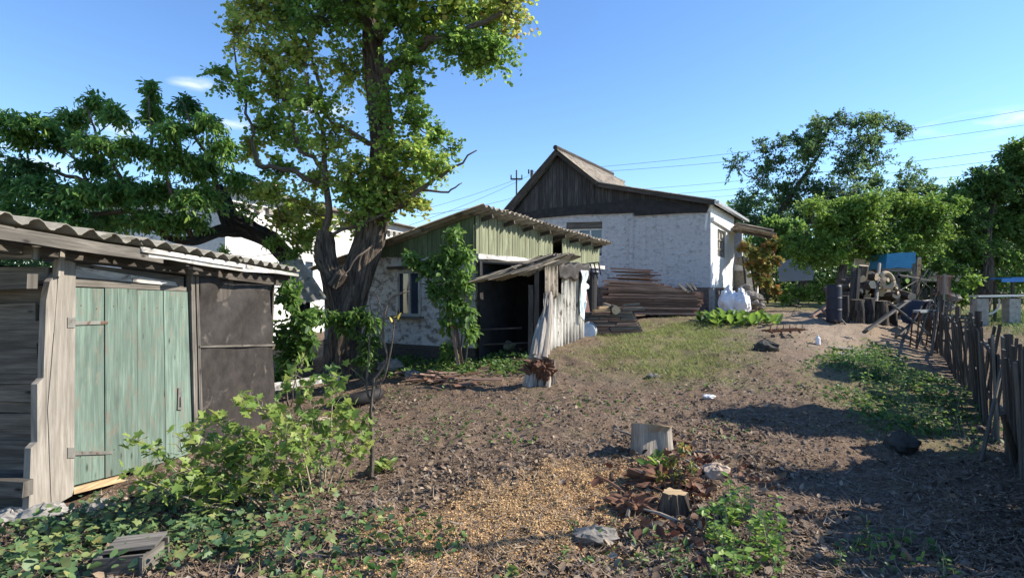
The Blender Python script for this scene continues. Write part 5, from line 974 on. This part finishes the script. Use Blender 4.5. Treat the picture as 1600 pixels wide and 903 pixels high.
for k in range(46):
    px = random.uniform(1166, 1190); lim = 452 + (px - 1170) * .9 if px > 1170 else 446; py = random.uniform(max(440, lim), 482); q = W(px, py, 18.6 + random.uniform(-.2, .5)); r = random.uniform(.07, .14)
    tag(blob(q, (r * 1.3, r, r * .8), k + 60, 5, .6).build('stone', M['stone']), 'rough grey stone in the rubble pile beside the sacks', 'stone', 'stones in the rubble pile beside the sacks')
# ================================================================ things in the yard
def splintered_post():
    b = gp(843, 603); root = thing('broken_trunk', b, 'bleached splintered dead trunk with red rotten foot leaning at the lean-to', 'dead trunk'); Y = b.y; p = lambda x, y, d=0: W(x, y, Y + d); m = MB()
    random.seed(5)
    for k in range(9):
        t = k / 8; a = p(832 + 22 * t, 560 + random.uniform(-6, 6), random.uniform(-.06, .06)); mid = p(842 + 17 * t, 510, .4 + random.uniform(-.04, .04)); e = p(850 + 12 * t, random.uniform(455, 475) if k > 2 else random.uniform(470, 490), .9)
        m.tube(smooth_path([a, mid, e], 4), interp_r([.05, .045, .02], 9), 6, rough=.25, seed=k, cap=True, flat=.6)
    m.build('shaft', M['bleached'], root); m = MB()
    for k in range(8): x = 824 + k * 5.6; m.tube([p(x - 2, 607, random.uniform(-.12, .1)), p(x + 1, 585), p(x + 3 + random.uniform(-3, 3), random.uniform(555, 575), .03)], [.045, .036, .012], 7, rough=.5, seed=k)
    m.build('foot', M['bleached'], root)
    m = blob(p(848, 578, -.02), (.15, .12, .16), 3, 22, .9, fine=.15); m.build('rotten_core', M['red_rot'], root)
    m = MB()
    for (x0, y0, x1, y1) in ((830, 585, 805, 578), (828, 580, 812, 570), (858, 588, 872, 578), (835, 575, 815, 562)): m.tube([p(x0, y0), p((x0 + x1) / 2, (y0 + y1) / 2 - 4, -.05), p(x1, y1, -.1)], [.04, .03, .008], 6, rough=.3)
    m.build('root', M['red_rot'], root)
splintered_post()
def stump():
    b = gp(1018, 705); Y = b.y; root = thing('tree_stump', b, 'sawn pale tree stump with hollow dark side beyond the sawdust', 'stump'); t = W(1018, 664, Y); r = 31 * Y / F; n = 40; m = MB(); vs = []; nz_ = 9
    for i in range(nz_):
        v = i / (nz_ - 1); z = b.z - .08 + (t.z - b.z + .08) * v
        for j in range(n):
            a = 2 * math.pi * j / n; rr = r * (1 + .18 * (1 - v) ** 2 + .1 * float(rnoise(j * .45, v * 1.5, 3)) + .05 * float(rnoise(j * 1.9, v, 5))); rr *= 1 - .5 * max(0, math.cos(a + math.pi * .42) - .6) * 2.2 * (v < .93)
            vs.append((b.x + rr * math.cos(a), Y + rr * math.sin(a) * .9, z + (.05 * math.cos(a + 2) if v == 1 else 0)))
    m.add(vs, [(i * n + j, i * n + (j + 1) % n, (i + 1) * n + (j + 1) % n, (i + 1) * n + j) for i in range(nz_ - 1) for j in range(n)], [[((i) * .05, j * .02), (i * .05, j * .02 + .02), (i * .05 + .05, j * .02 + .02), (i * .05 + .05, j * .02)] for i in range(nz_ - 1) for j in range(n)]); m.build('bark', M['bleached'], root)
    m = MB(); m.prism([V(vs[(nz_ - 1) * n + j]) + V((0, 0, -.004)) for j in range(n)], (0, 0, .006)); m.build('cut_face', M['fresh_wood'], root)
stump()
random.seed(3)
q = G(1035, 760); m = MB(); m = blob(q + V((0, 0, .04)), (.26, .13, .09), 33, 26, .9, fine=.2); tag(m.build('log', [M['red_rot'], M['bark_cut']]), 'rotten red brown log lying in front of the stump', 'log')
q = G(1050, 800); m = MB(); m.tube([q + V((0, 0, -.05)), q + V((.01, 0, .15))], [.09, .065], 20, rough=.6, seed=5, capmi=1); tag(m.build('tree_stump', [M['bark'], M['fresh_wood']]), 'small mossy yellowish stump in front of the rotten log', 'stump')
q = G(965, 800); m = MB(); m = blob(q + V((.1, 0, .03)), (.16, .09, .07), 38, 22, .9, fine=.2); tag(m.build('log', [M['red_rot'], M['bark_cut']]), 'short orange brown log chunk at the edge of the sawdust', 'log')
for k in range(26):
    q = G(random.gauss(1045, 45), random.gauss(765, 35), .03); a = random.uniform(0, 3.14); L = random.uniform(.1, .3); d = V((math.cos(a), math.sin(a), random.uniform(-.2, .5))) * L
    m = MB(); m.tube([q, q + d * .5 + V((0, 0, .01)), q + d], [.015, .012, .006], 5); tag(m.build('wood_chip', M[random.choice(['bleached', 'red_rot', 'grey_wood'])]), 'splinter of rotten wood scattered around the stumps', 'wood piece', 'rotten wood splinters around the stumps')
for (px, py, r, mat, lb, cat) in ((1409, 703, (.17, .14, .13), 'dark_stone', 'dark mossy block at the edge of the shaded bank', 'stone'), (1196, 548, (.22, .16, .13), 'dark_stone', 'dark lump of soil and roots on the grass', 'stone'), (612, 578, (.26, .2, .14), 'stone', 'grey boulder at the foot of the big tree', 'stone'), (645, 590, (.15, .14, .09), 'stone', 'small grey stone right of the boulder by the tree', 'stone'), (1108, 622, (.1, .06, .035), 'white_bag', 'crumpled white plastic scrap on the bare soil', 'plastic scrap'),
        (930, 845, (.15, .08, .06), 'stone', 'rough grey stone in the grass before the sawdust', 'stone'), (1120, 745, (.12, .1, .07), 'brick_pale', 'pinkish broken brick right of the stump', 'brick'), (1020, 590, (.1, .08, .05), 'stone', 'small stone at the lower edge of the grass patch', 'stone'), (790, 545, (.2, .16, .12), 'leaf', 'green bundle on the ground inside the lean-to shadow', 'bundle'), (155, 800, (.14, .1, .07), 'concrete', 'grey rubble piece below the green door', 'stone'), (70, 812, (.2, .14, .08), 'concrete', 'flat grey rubble piece at the foot of the corner post', 'stone'), (880, 755, (.03, .03, .02), 'stone', 'little stone beside the sawdust', 'stone'), (20, 815, (.2, .12, .07), 'concrete', 'flat grey rubble slab at the left edge below the logs', 'stone')):
    q = gp(px, py) + V((0, 0, r[2] * .5)); mt = M['olive_board'] if mat == 'leaf' else M[mat]; tag(blob(q, r, px, 10, .5).build('stone' if cat == 'stone' else cat.replace(' ', '_'), mt), lb, cat)
# tyre, bricks, box, boards
def tyre():
    c = gp(568, 632); root = thing('tyre', c, 'old black tyre half sunk in the soil beside the big tree', 'tyre'); m = MB(); n, k = 36, 12; vs = []
    for i in range(n):
        a = 2 * math.pi * i / n
        for j in range(k): b = 2 * math.pi * j / k; R = .36 + .085 * math.cos(b); vs.append((c.x - .18 + R * math.cos(a), c.y + .25 + R * math.sin(a), c.z + .0 + .1 * math.sin(b) + .09 * math.cos(a + .3) + .04))
    m.add(vs, [(i * k + j, ((i + 1) % n) * k + j, ((i + 1) % n) * k + (j + 1) % k, i * k + (j + 1) % k) for i in range(n) for j in range(k)]); m.build('rubber_ring', M['rubber'], root, smooth=True)
    return root
tyre()
for (px, py, dz, lb) in ((490, 690, .0, 'pale brick under another, left of the bare sapling'), (492, 690, .13, 'pale brick lying on top of another, left of the bare sapling')):
    q = gp(490, 690) + V((0, 0, .05 + dz)); m = MB(); m.beam(q - V((.16, .02 - dz * .4, 0)), q + V((.16, .04 + dz, .01)), .13, .11, side=(0, 1, 0), jit=.008, seg=2); tag(m.build('brick', M['brick_pale']), lb, 'brick')
def old_box():
    q = gp(190, 898); root = thing('wooden_box', q, 'shallow weathered white box lying among the ground ivy', 'box'); z = q.z + .14; m = MB(); m.beam(q + V((-.13, .1, .12)), q + V((.13, .16, .13)), .2, .018, side=(0, 1, 0), jit=.006); m.build('lid', M['grey_wood'], root)
    for y in (-.05, .24): m = MB(); m.beam(q + V((-.13, y * .8, .04)), q + V((.13, y * .8 + .04, .05)), .13, .018, side=(0, 0, 1)); m.build('side_board', M['grey_wood'], root)
    for x in (-.12, .12): m = MB(); m.beam(q + V((x, -.02, .04)), q + V((x, .19, .04)), .13, .018, side=(0, 0, 1)); m.build('side_board', M['grey_wood'], root)
old_box()
stick('plank', W(428, 604, 9.6), W(530, 588, 10.6), .13, .04, M['white_wash'], 'long pale board lying between the shed and the big tree', 'plank', side=(0, 0, 1))
m = MB(); m.corr(W(428, 412, 11.0), W(470, 475, 11.1) - W(428, 412, 11.0), V((.48, .1, .1)), .2, .01, .012, 8, 2, .02); tag(m.build('metal_sheet', M['slate']), 'grey sheet propped between the shed roof and the tree fork', 'sheet')
# heap of rusty scrap and dried stalks
def scrap():
    random.seed(9)
    for k in range(34):
        q = G(random.gauss(690, 34), random.gauss(596, 6), random.uniform(.02, .1)); a = random.gauss(0, .5); L = random.uniform(.2, .6); d = V((math.cos(a), math.sin(a), random.uniform(-.15, .15))) * L / 2
        m = MB(); m.beam(q - d, q + d, random.uniform(.02, .09), .012, side=(0, 1, .3), jit=.006, seg=2); tag(m.build('bark_strip', M['brown_board' if k % 3 else 'red_rot']), 'red brown strip of bark in the scrap heap before the climbing plant', 'bark strip', 'red brown bark strips heaped before the climbing plant')
scrap()
# rusty harrow
root = thing('harrow', gp(1228, 528), 'small rusty spiked harrow lying on the soil by the path', 'farm tool'); q = gp(1228, 528)
for k in range(4): m = MB(); a = q + V((-.35 + k * .23, -.1 + .05 * k, .12)); m.beam(a, a + V((.15, .45, .05)), .04, .03); m.build('bar', M['rust'], root)
for k in range(3): m = MB(); a = q + V((-.4, -.05 + k * .18, .14)); m.beam(a, a + V((.85, .1, .04)), .04, .03); m.build('cross_bar', M['rust'], root)
for k in range(6): m = MB(); a = q + V((-.35 + k * .15, .02 * k, .14)); m.tube([a, a + V((.02, 0, .17))], [.014, .004], 5); m.build('spike', M['rust'], root)
q = gp(1278, 538); m = MB(); m.tube([q, q + V((0, 0, .13)), q + V((0, 0, .17)), q + V((0, 0, .2))], [.05, .05, .02, .02], 12); tag(m.build('bottle', M['white_bag']), 'small white plastic bottle standing at the path edge', 'bottle')
for (a, b, lb) in (((1300, 545), (1345, 548), 'pale flat board lying on the path near the woodpile'), ((1310, 556), (1350, 553), 'second pale board lying nearer on the path')):
    stick('plank', G(*a, .03), G(*b, .03), .2, .03, M['pale_wood'], lb, 'plank', side=(0, 1, 0))
# ================================================================ things beyond the yard
def slab(name, quad, Y, mat, label, cat, th=.04):
    m = MB(); m.prism([W(x, y, Y) for x, y in quad], (0, th, 0), (1, 0, 0)); return tag(m.build(name, mat), label, cat)
slab('sheet_metal_fence', [(1216, 407), (1276, 404), (1270, 438), (1218, 440)], 25, M['blue_grey'], 'plain blue grey metal sheet fence behind the bright bush', 'fence')
slab('white_board', [(1336, 404), (1370, 404), (1370, 415), (1336, 415)], 21.5, M['white_paint'], 'narrow white board seen above the woodpile', 'board')
root = thing('covered_stand', W(1408, 440, 19.5), 'bright blue tarpaulin bundle on a wooden stand behind the woodpile', 'tarpaulin')
m = MB(); m.prism([W(*z_, 19.5) for z_ in ((1384, 420), (1386, 397), (1405, 395), (1431, 394), (1431, 409), (1423, 420), (1404, 418))], (0, .9, 0), (1, 0, 0)); m.build('tarpaulin_cover', M['cyan_sheet'], root)
m = MB()
for (x0, y0, x1, y1) in ((1372, 422, 1430, 422), (1374, 490, 1374, 420), (1404, 490, 1404, 424), (1429, 490, 1429, 422), (1374, 432, 1428, 432)): m.beam(W(x0, y0, 19.4), W(x1, y1, 19.4), .1, .06, side=(1, 0, .3))
m.build('stand', M['grey_wood'], root)
root = thing('grey_outhouse', W(1470, 440, 33), 'pale grey outhouse glimpsed between the far trees', 'outhouse'); m = MB(); m.prism([W(1440, 440, 33), W(1440, 392, 33), W(1472, 380, 33), (W(1502, 392, 33)), W(1502, 440, 33)], (0, 3, 0), (1, 0, 0)); m.build('wall', M['concrete'], root)
m = MB(); m.prism([W(1436, 391, 32.8), W(1472, 377, 32.8), W(1506, 391, 32.8), W(1472, 380, 32.8)], (0, 3.4, 0)); m.build('roof', M['blue_grey'], root)
root = thing('wooden_crate', W(1474, 462, 17), 'brown wooden crate standing up on a post behind the fence end', 'crate'); c = W(1474, 443, 17); 
for k in range(5): m = MB(); x = W(1464 + k * 4.4, 443, 17).x + .04; m.beam((x, 17, W(0, 460, 17).z), (x, 17, W(0, 430, 17).z), .078, .02, side=(1, 0, 0)); m.build('slat', M['brown_board'], root)
m = MB(); m.beam(W(1463, 459, 17.1), W(1486, 459, 17.1), .06, .3); m.beam(W(1463, 432, 17.1), W(1486, 432, 17.1), .06, .3); m.build('frame', M['brown_board'], root)
stick('post', W(1474, 492, 16.8), W(1476, 428, 16.9), .05, .04, M['pale_wood'], 'pale post standing in front of the brown crate', 'post', side=(1, 0, 0))
for (px, py, lb) in ((1482, 480, 'pale stone on the wall of rubble below the crate, nearest the fence'), (1490, 466, 'pale stone below the crate, higher and further right')): tag(blob(W(px, py, 17.2), (.2, .15, .12), px, 8, .5).build('stone', M['stone']), lb, 'stone')
def bench():
    Y = 18.2; g = g1(W(1570, 480, Y).x, Y); root = thing('garden_bench', V((W(1570, 480, Y).x, Y, g)), 'grey plank bench on concrete blocks in the next yard', 'bench'); m = MB(); m.beam(W(1521, 463, Y), W(1640, 461, Y), .4, .05, side=(0, 1, 0)); m.build('seat', M['steel'], root)
    for x in (1530, 1580, 1632): m = MB(); a = W(x, 465, Y); m.beam((a.x, a.y, g - .1), (a.x, a.y, a.z - .03), .36, .3, side=(1, 0, 0)); m.build('block', M['concrete'], root)
    Y = 19.6; g = g1(W(1590, 480, Y).x, Y); root = thing('garden_table', V((W(1600, 480, Y).x, Y, g)), 'blue painted garden table behind the grey bench', 'table'); m = MB(); m.beam(W(1563, 435, Y), W(1660, 433, Y), .9, .06, side=(0, 1, 0)); m.beam(W(1565, 438, Y - .44), W(1658, 437, Y - .44), .12, .03); m.build('table_top', M['blue_paint'], root)
    for x in (1568, 1652):
        for dy in (-.35, .35): a = W(x, 437, Y); m = MB(); m.beam((a.x, Y + dy, g - .05), (a.x, Y + dy, a.z - .04), .07, .07, side=(1, 0, 0)); m.build('leg', M['dark_wood'], root)
    Y = 18.6; c = W(1543, 472, Y - .3); m = MB(); m.tube([c + V((math.cos(a) * .38, 0, math.sin(a) * .38)) for a in np.linspace(-2.4, .3, 16)], [.03] * 16, 8); tag(m.build('hose', M['white_paint']), 'pale curved pipe hanging below the grey bench', 'pipe')
bench()
# ================================================================ poles and wires
def pole(px, py0, Y, arm, label, r):
    b = V((W(px, 0, Y).x, Y, 1.0)); t = W(px, py0, Y); root = thing('utility_pole', b, label, 'utility pole'); m = MB(); m.tube([b - V((0, 0, .3)), t], [r * 1.4, r], 8); m.build('pole', M['dark_wood'], root)
    if arm:
        z = W(0, py0 + 14, Y).z; m = MB(); m.beam((t.x - arm, Y, z), (t.x + arm, Y, z), .12, .1); m.build('crossarm', M['dark_wood'], root)
        for dx in (-arm * .9, arm * .9): m = MB(); m.tube([(t.x + dx, Y, z), (t.x + dx, Y, z + .35)], [.06, .045], 8); m.build('insulator', M['dark_wood'], root)
    else:
        m = MB(); m.tube([(t.x - .25, Y, t.z - .3), (t.x - .25, Y, t.z + .05)], [.06, .06], 6); m.build('insulator', M['dark_wood'], root)
pole(807, 266, 48, .5, 'thin utility pole with one crossarm beyond the house gable', .06); pole(831, 266, 46, 0, 'thick dark utility pole just behind the gable slope', .12)
def wire(pts, sag, label, r=.012):
    a, b = W(*pts[0]), W(*pts[1]); n = 24; m = MB(); m.tube([a.lerp(b, k / n) - V((0, 0, 4 * sag * (k / n) * (1 - k / n))) for k in range(n + 1)], [r] * (n + 1), 5, cap=False); tag(m.build('power_line', M['tar']), label, 'power line', 'overhead power lines behind the house')
for (a, b, sg, lb) in (((831, 269, 46), (1640, 166, 36), .5, 'topmost thin power line running right above the house roof'), ((831, 274, 46), (1640, 190, 36), .5, 'second thin power line from the top, right of the gable'), ((890, 302, 60), (1640, 225, 30), .4, 'third power line from the top, crossing behind the walnut tree'), ((890, 312, 60), (1640, 241, 30), .4, 'lowest bold power line crossing behind the walnut tree'), ((890, 320, 60), (1640, 262, 34), .3, 'faint lowest power line at the right above the far trees'),
        ((808, 280, 48), (560, 350, 40), .3, 'power line from the crossarm pole down to the left, upper'), ((831, 272, 46), (640, 352, 30), .2, 'power line from the thick pole sloping steeply down left'), ((831, 300, 46), (650, 338, 28), .2, 'power line low beside the gable running left behind the tree')):
    wire((a, b), sg, lb)
# ================================================================ ground cover and litter
def scatter(n, y0, y1, spread=1.0, power=1.6):
    u = RG.random(n); Y = (y0 ** (1 - power) + u * (y1 ** (1 - power) - y0 ** (1 - power))) ** (1 / (1 - power)); X = RG.uniform(-1, 1, n) * Y * .98 * spread; return X, Y
def flat_cover(name, label, X, Y, size, mat, shape, lift=.0, tilt=.45, up=None, rnd=None, cat=None):
    n = len(X); Z = gz(X, Y) + lift; a = RG.uniform(0, 2 * np.pi, n); 
    if up is None: D = np.stack([np.cos(a), np.sin(a), RG.normal(0, tilt, n) * .6], 1); N = RG.normal(0, tilt, (n, 3)) + np.array([0, 0, 1.0])
    else: D = np.stack([np.cos(a) * tilt, np.sin(a) * tilt, np.full(n, up)], 1); N = np.stack([np.cos(a), np.sin(a), np.zeros(n)], 1)
    o = cloud(name, np.stack([X, Y, Z], 1), D, N, size, mat, None, shape, origin=(0, 6, 0), rnd=rnd); tag(o, label, cat, kind='stuff'); return o
def inside_house(X, Y):
    v = X + 4.177 - .0556 * Y; shed_ = (v < .1) & (Y > 4.6) & (Y < 9.2)
    t = (X - KA.x) * RD.x + (Y - KA.y) * RD.y; s = (X - KA.x) * LD.x + (Y - KA.y) * LD.y; ann = (t > 0) & (s > -1.1) & (t < 7)
    return shed_ | ann
X, Y = scatter(140000, 2.6, 26, 1.0, 1.9); k = ~inside_house(X, Y); k &= rnoise(X * .9, Y * .9, 31) + .6 * rnoise(X * 2.6, Y * 2.6, 32) + RG.normal(0, .13, len(X)) > .0
k &= pmask(X, Y, SAW, .5) < RG.random(len(X)) * .9; k &= pmask(X, Y, PATH, 1.2) < RG.random(len(X)) * 1.2
X, Y = X[k], Y[k]; flat_cover('leaf_litter', 'fallen brown leaves and bark chips strewn over the soil', X, Y, (.008 + RG.gamma(1.6, .008, len(X)).clip(0, .05)) * (1 + Y * .02), M['litter'], 'oval', .006, .5, rnd=np.clip(RG.normal(.42, .25, len(X)), 0, 1))
X, Y = scatter(26000, 2.8, 20, 1.0, 1.9); k = ~inside_house(X, Y); X, Y = X[k], Y[k]; flat_cover('twig_litter', 'small twigs and straw scattered over the soil', X, Y, RG.uniform(.03, .13, len(X)), M['litter'], 'blade', .012, .25, rnd=np.clip(RG.normal(.55, .25, len(X)), 0, 1))
X, Y = scatter(15000, 2.7, 20, 1.0, 1.8); k = ~inside_house(X, Y); k &= rnoise(X * .9, Y * .9, 61) + .7 * rnoise(X * 2.7, Y * 2.7, 62) + RG.normal(0, .2, len(X)) > .02; k &= pmask(X, Y, PATH, 1.2) < .5; k &= pmask(X, Y, SAW, .4) < .4; k &= (X - .62 * Y + .4 * rnoise(X * 2, Y * 2, 3) < -1.1) | (RG.random(len(X)) < .25); X, Y = X[k], Y[k]; flat_cover('leaf_litter', 'larger curled dead leaves lying in drifts', X, Y, RG.uniform(.03, .07, len(X)), M['litter'], 'oval', .015, .9, rnd=np.clip(RG.normal(.5, .28, len(X)), 0, 1))
# clods of soil
X, Y = scatter(14000, 2.8, 16, .95, 1.8); k = ~inside_house(X, Y) & (pmask(X, Y, SAW, .4) < .3); X, Y = X[k], Y[k]
def clods():
    n = len(X); ico = [(0, 0, 1), (.89, 0, .45), (.28, .85, .45), (-.72, .53, .45), (-.72, -.53, .45), (.28, -.85, .45), (.9, .1, -.3), (.2, .9, -.3), (-.8, .5, -.3), (-.7, -.6, -.3), (.3, -.9, -.3)]; fs = [(0, 1, 2), (0, 2, 3), (0, 3, 4), (0, 4, 5), (0, 5, 1)] + [(1, 6, 7, 2), (2, 7, 8, 3), (3, 8, 9, 4), (4, 9, 10, 5), (5, 10, 6, 1)]
    SH['clod'] = (ico, fs); S = RG.gamma(1.6, .0045, n) + .004; Z = gz(X, Y); o = cloud('soil_clods', np.stack([X, Y, Z], 1), rdir(n) * .3 + np.array([1, 0, 0]), rdir(n) * .4 + np.array([0, 0, 1.]), S, plain('soil_clod', (.16, .125, .1), .97, sc=30, var=.5), None, 'clod', origin=(0, 6, 0)); tag(o, 'small clods of dry soil all over the yard', kind='stuff')
clods()
def poly_pts(n, poly, dens_noise=0):
    P = [gp(*q) for q in poly]; x0, x1 = min(p.x for p in P) - .6, max(p.x for p in P) + .6; y0, y1 = min(p.y for p in P) - .6, max(p.y for p in P) + .6; X = RG.uniform(x0, x1, n); Y = RG.uniform(y0, y1, n); m = pmask(X, Y, poly, .5) > RG.random(n)
    if dens_noise: m &= rnoise(X * 1.7, Y * 1.7, 17) + .6 * rnoise(X * 5, Y * 5, 18) + RG.normal(0, .15, n) > dens_noise - .5
    return X[m], Y[m]
X, Y = poly_pts(170000, SAW); flat_cover('sawdust', 'ochre sawdust and wood shavings spread over the soil', X, Y, RG.uniform(.006, .017, len(X)), M['sawdust'], 'chip', .006, .6)
X, Y = poly_pts(60000, GRASS1, .42); flat_cover('grass', 'short yellowish grass patch in front of the plank stacks', X, Y, RG.uniform(.05, .13, len(X)), M['grass'], 'blade', 0, .7, up=1)
X, Y = poly_pts(26000, GRASS2, .4); flat_cover('weeds', 'low green weeds on the bank beside the fence', X, Y, RG.uniform(.04, .09, len(X)), M['weed'], 'oval', .05, .8)
X, Y = poly_pts(26000, GRASS2, .38); flat_cover('weeds', 'upright weed blades on the bank beside the fence', X, Y, RG.uniform(.05, .14, len(X)), M['weed'], 'blade', 0, .7, up=1)
X, Y = poly_pts(60000, GRASS3, .2); k = X > Y * .65 + 1.4; flat_cover('grass', 'sunlit green grass of the neighbouring yard', X[k], Y[k], RG.uniform(.1, .24, k.sum()), M['weed'], 'blade', 0, .7, up=1)
X, Y = poly_pts(9000, [(600, 566), (700, 560), (800, 556), (815, 580), (700, 585), (610, 580)], .3); flat_cover('weeds', 'green weeds in the shade before the outbuilding', X, Y, RG.uniform(.05, .11, len(X)), M['weed'], 'oval', .06, .8)
X, Y = scatter(9000, 3, 17, .9, 1.6); k = ~inside_house(X, Y); k &= rnoise(X * .8, Y * .8, 55) + .5 * rnoise(X * 2.5, Y * 2.5, 56) > .22; X, Y = X[k], Y[k]; flat_cover('weeds', 'sparse tiny weeds sprouting in the bare soil', X, Y, RG.uniform(.03, .07, len(X)), M['weed'], 'oval', .02, .7)
X, Y = poly_pts(12000, [(830, 560), (930, 545), (960, 560), (950, 590), (860, 580)], .5); flat_cover('grass', 'thin dry grass on the slope before the lean-to', X, Y, RG.uniform(.04, .1, len(X)), M['grass'], 'blade', 0, .8, up=1)
# ground ivy lower left
X, Y = poly_pts(9000, [(0, 840), (90, 815), (180, 800), (300, 770), (440, 790), (470, 850), (400, 900), (200, 902), (0, 902), (-60, 870)], .3); nn = len(X); a = RG.uniform(0, 6.28, nn)
P = np.stack([X, Y, gz(X, Y) + RG.uniform(.02, .14, nn)], 1); D = np.stack([np.cos(a), np.sin(a), RG.normal(-.1, .35, nn)], 1); N = RG.normal(0, .5, (nn, 3)) + np.array([0, 0, 1]); big = rnoise(X * 2.5, Y * 2.5, 71) + RG.normal(0, .15, nn) > .05
for sel, shp, lb in ((big, 'round', 'round leaved dark green ground ivy under the currant bush'), (~big, 'lobed', 'lobed seedlings and ivy under the currant bush')): tag(cloud('ground_ivy', P[sel], D[sel], N[sel], RG.uniform(.025, .07, sel.sum()), M['leaf_ivy'], None, shp, origin=(0, 4, 0)), lb, kind='stuff')
def patch(poly, n, hmin, hmax, leaf, mat, shape, name, label, per=9):
    P = np.array([(p.x, p.y) for p in (gp(*q) for q in poly)]); X = []; 
    X, Y = poly_pts(n, poly); ok = pmask(X, Y, poly, .05) > 0; X, Y = X[ok], Y[ok]; m = len(X)
    if m == 0: return
    H = RG.uniform(hmin, hmax, m); lx, ly = RG.normal(0, .18, m), RG.normal(0, .18, m); Z = gz(X, Y)
    t = RG.uniform(.15, 1, (m, per)); a = RG.uniform(0, 6.28, (m, per)); PP = np.stack([X[:, None] + lx[:, None] * H[:, None] * t, Y[:, None] + ly[:, None] * H[:, None] * t, Z[:, None] + H[:, None] * t], -1).reshape(-1, 3)
    DD = np.stack([np.cos(a), np.sin(a), RG.uniform(-.4, .5, (m, per))], -1).reshape(-1, 3); k = len(PP); tag(cloud(name, PP, DD, RG.normal(0, .35, (k, 3)) + np.array([0, 0, 1]), leaf * RG.uniform(.45, 1.15, k), mat, None, shape, origin=(0, 4, 0)), label, kind='stuff')
    mb = MB()
    for i in range(m): mb.tube([(X[i], Y[i], Z[i] - .02), (X[i] + lx[i] * H[i], Y[i] + ly[i] * H[i], Z[i] + H[i])], [.004, .002], 3, cap=False)
    tag(mb.build(name + '_stems', M['stem']), 'thin stems of the ' + label, kind='stuff')
patch([(1095, 870), (1120, 815), (1165, 800), (1225, 835), (1255, 875), (1245, 902), (1120, 902)], 900, .08, .28, .062, M['leaf_bright'], 'oval', 'nettles', 'bright green nettles in front of the small stump', 10)
patch([(1325, 575), (1385, 560), (1450, 600), (1495, 645), (1490, 680), (1420, 665), (1350, 625)], 1500, .08, .3, .06, M['leaf_mid'], 'oval', 'weeds', 'thick raised green weeds at the foot of the fence', 8)
patch([(1270, 880), (1380, 850), (1420, 880), (1400, 902), (1280, 902)], 300, .05, .14, .05, M['weed'], 'oval', 'seedlings', 'green seedlings in the shade at the lower edge')
patch([(900, 850), (1000, 840), (1090, 860), (1080, 902), (900, 902)], 130, .04, .14, .05, M['weed'], 'long', 'seedlings', 'pale seedlings in front of the logs')
for (poly, n, s0, s1, mt, lb) in (([(1000, 740), (1060, 700), (1120, 740), (1140, 800), (1060, 850), (1000, 830)], 2600, .04, .1, 'dried', 'red brown dead leaves heaped around the stumps'), ([(980, 700), (1150, 690), (1250, 760), (1250, 830), (1100, 830)], 1500, .04, .09, 'litter', 'tan dead leaves heaped right of the stumps')):
    X, Y = poly_pts(n, poly, .2); flat_cover('dead_leaves', lb, X, Y, RG.uniform(s0, s1, len(X)), M[mt], 'oval', .03, 1.1)
# individual plants with countable leaves
def rosette(base, n, size, label, cat, mat, shape='long', up=1.0, name='plant', group=None, sp=.16):
    q = gp(*base); a = RG.uniform(0, 6.28, n); P = np.tile(np.array(q), (n, 1)) + RG.uniform(-sp, sp, (n, 3)) * np.array([1, 1, 0]); P[:, 2] = gz(P[:, 0], P[:, 1]) + RG.uniform(0, .08, n); D = np.stack([np.cos(a), np.sin(a), RG.uniform(.3, 1.2, n) * up], 1)
    o = cloud(name, P, D, RG.normal(0, .3, (n, 3)) + np.array([0, 0, 1.]), size * RG.uniform(.5, 1.1, n), mat, None, shape); tag(o, label, cat, group)
rosette((1155, 505), 150, .42, 'clump of broad strap leaved plants by the white sacks', 'plant', M['leaf_bright'], 'long', .9, 'strap_leaved_plant', sp=.75)
rosette((1125, 503), 60, .35, 'smaller clump of strap leaves left of the sacks, before the planks', 'plant', M['weed'], 'long', 1, 'strap_leaved_plant', sp=.5)
rosette((485, 742), 30, .1, 'little green grass clump at the foot of the currant bush', 'plant', M['leaf_bright'], 'long', 1, 'weed_plant', sp=.08)
rosette((598, 738), 40, .13, 'bright weed clump right of the bare sapling', 'plant', M['leaf_lime'], 'long', 1, 'weed_plant', sp=.08)
rosette((1035, 735), 34, .12, 'green weed growing between the stump and the rotten log', 'plant', M['leaf_bright'], 'oval', 1, 'weed_plant', sp=.12)
rosette((1000, 870), 50, .07, 'pale green weed clump at the bottom before the logs', 'plant', M['weed'], 'long', 1, 'weed_plant', sp=.25)
rosette((1380, 880), 30, .05, 'small green weed in the shade at the lower right', 'plant', M['leaf_bright'], 'oval', 1, 'weed_plant', sp=.2)
rosette((60, 880), 26, .1, 'pumpkin plant with broad pale leaves at the lower left corner', 'plant', M['leaf_ivy'], 'round', .6, 'pumpkin_plant', sp=.3)
rosette((1075, 780), 26, .11, 'weed with dull red leaves right of the rotten log', 'plant', M['dried'], 'oval', 1, 'weed_plant', sp=.15)
